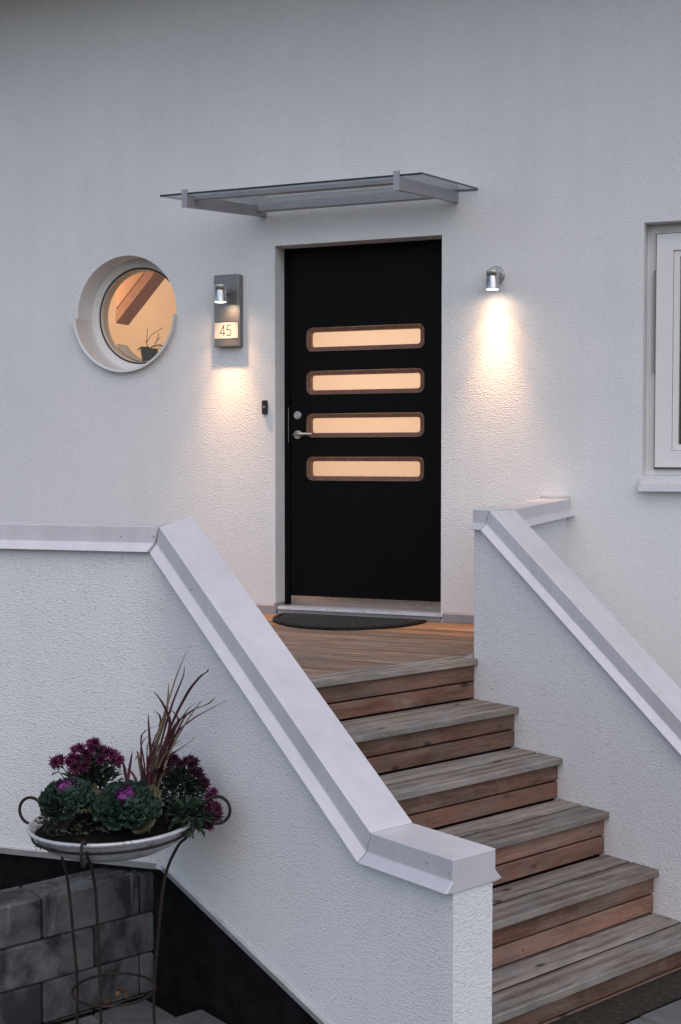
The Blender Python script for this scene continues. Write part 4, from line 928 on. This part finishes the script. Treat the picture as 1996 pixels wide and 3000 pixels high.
for k_ in range(40):
    x0_ = 428+rp.uniform(-14, 16); ln = rp.uniform(90, 230); lean = rp.gauss(0.36, 0.22); cv = rp.uniform(0, 0.4)
    pts = [(x0_, 2345), (x0_+lean*ln*0.35, 2345-ln*0.45), (x0_+lean*ln*0.85, 2345-ln*0.85), (x0_+(lean+cv)*ln*1.1, 2345-ln)]; dy1 = rp.uniform(-.05, .05)
    blade([pl(x, y_, 0.03+dy1*i/3) for i, (x, y_) in enumerate(pts)], rp.uniform(0.0030, 0.0048), 0 if rp.random() < 0.65 else 1)

# --- withered trailing plant at the left rim
M_IVY = [mat_leaf('withered_ivy_leaf', (0.022, 0.024, 0.016), (0.085, 0.08, 0.055), 25, 0.7, 0.1)]
ib = pl(190, 2425, -0.10)
ivy = thing('trailing_ivy', 'withered ivy trailing over the left rim of the bowl', 'ivy', tuple(PC + rotP.inverted() @ ib), YAW)
def ivy_mesh(seed):
    r_ = random.Random(seed); m = MB(); pts = []
    for a, rr_ in ((-90,0.15),(-50,0.55),(-20,0.62),(0,0.40),(28,0.85),(60,0.50),(90,1.1),(120,0.50),(152,0.85),(180,0.40),(200,0.62),(230,0.55)):
        pts.append((rr_*math.cos(R(a))*0.8, 0.25+rr_*math.sin(R(a))*0.8, r_.uniform(-.14, .10)))
    n = len(pts); m.add(pts+[(0, 0.3, 0.12)], [(i, (i+1) % n, n) for i in range(n)]); return m.mesh('leaf', M_IVY[0], fix=False)
ivm = [ivy_mesh(i) for i in range(4)]
vine = MB()
tr_ = [[(190,2425),(150,2415),(118,2410),(100,2405)], [(190,2425),(150,2438),(122,2448),(112,2470),(120,2490)], [(195,2428),(165,2445),(150,2462),(148,2482),(155,2495)], [(190,2425),(160,2430),(128,2436),(112,2450)], [(200,2425),(240,2432),(275,2440)], [(190,2420),(160,2405),(130,2395)]]
for path in tr_:
    P_ = [pl(x, y_, -0.10 if x > 150 else -0.06)-ib for x, y_ in path]; vine.tube(P_, 0.0016, 5)
    for i in range(len(P_)-1):
        for k_ in range(5):
            p = P_[i].lerp(P_[i+1], rp.random()) + Vector((rp.uniform(-.012, .012), rp.uniform(-.02, .02), rp.uniform(-.008, .012)))
            o = link('leaf', rp.choice(ivm), ivy, p, (rp.uniform(-0.4, 1.3), rp.uniform(-.7, .7), rp.uniform(0, 6.28))); s_ = rp.uniform(0.008, 0.016); o.scale = (s_, s_, s_)
for k_ in range(130):
    p = Vector((rp.uniform(-.07, .20), rp.uniform(-.09, .03), rp.uniform(-.005, .03))) 
    o = link('leaf', rp.choice(ivm), ivy, p, (rp.uniform(-0.4, 1.0), rp.uniform(-.7, .7), rp.uniform(0, 6.28))); s_ = rp.uniform(0.009, 0.017); o.scale = (s_, s_, s_)
vine.build('vine', M_STEM, ivy, smooth=True)

# ------------------------------------------------------------------ small potted plant inside the round window
wp = onY(438, 1062, 0.285)
potp = thing('potted_plant', 'small dark potted plant standing behind the round window pane', 'potted plant', (wp.x, wp.y, RCZ - math.sqrt(0.272**2-(wp.x-RCX)**2)-0.004))
hz = onY(438, 1022, 0.285).z - potp.location.z
MB().lathe([(0.0005,0.0),(0.042,0.0),(0.055,hz*0.9),(0.057,hz),(0.052,hz),(0.05,hz*0.85),(0.0005,hz*0.85)], 28).build('pot', mat_plain('dark_glazed_pot', (0.03, 0.02, 0.015), 0.35), potp, smooth=True)
M_PL = mat_plain('dark_orchid_leaf', (0.020, 0.022, 0.014), 0.5)
def strap(d, L, Wd, up0):
    m = MB(); vs = []; n = 8
    for i in range(n+1):
        t = i/n; c_ = Vector((d[0]*L*t, d[1]*L*t, hz+up0*L*math.sin(t*2.4)*0.5-0.02*t*t)); hw = Wd*0.5*math.sin(math.pi*(0.12+0.86*t))
        s2 = Vector((-d[1], d[0], 0.25)).normalized(); vs += [c_-s2*hw, c_-Vector((0, 0, .004)), c_+s2*hw]
    m.add(vs, [(3*i+k_, 3*i+k_+1, 3*i+k_+4, 3*i+k_+3) for i in range(n) for k_ in range(2)]); m.build('leaf', M_PL, potp, fix=False)
strap((0.95, -0.1), 0.12, 0.035, 0.5); strap((-0.95, -0.15), 0.085, 0.028, 0.4); strap((0.6, 0.6), 0.09, 0.03, 0.6); strap((-0.3, -0.9), 0.06, 0.03, 0.5)
def twig(pts): MB().tube([onY(x, y_, 0.285)-Vector(potp.location) for x, y_ in pts], 0.0022, 5).build('twig', mat_plain('brown_twig', (0.09, 0.035, 0.02), 0.7), potp)
twig([(432,1025),(430,1000),(433,960)]); twig([(430,1002),(445,980),(478,960)]); twig([(452,1018),(462,990),(466,976)]); twig([(455,1005),(470,988)]); twig([(432,1015),(428,998)])

# ------------------------------------------------------------------ fallen leaves by the stand
M_DRY = mat_leaf('dry_brown_leaf', (0.10, 0.05, 0.025), (0.30, 0.17, 0.09), 60, 0.8, 0.1)
dry = frill_leaf(1.0, 0.6, 0.10, 1.2, 0.5, 7, 6, 6).mesh('fallen_leaf', M_DRY, smooth=True)
for i, (x, y_, s_, lab) in enumerate(((368, 2912, 0.045, 'curled brown dry leaf standing beside the block wall base'), (345, 2925, 0.032, 'small brown dry leaf between the foot ring and blocks'), (380, 2926, 0.03, 'pale dry leaf on the paving inside the foot ring'), (325, 2938, 0.05, 'flat brown dry leaf at the middle stand leg'), (500, 2880, 0.02, 'tiny dry leaf at the foot of the black plinth'))):
    p = onZ(x, y_, -0.938); o = link('fallen_leaf', dry, None, p, (rp.uniform(-.2, .5), rp.uniform(-.3, .3), rp.uniform(0, 6.28))); o.scale = (s_, s_, s_); tag(o, lab, 'leaf', 'fallen leaves by the plant stand')
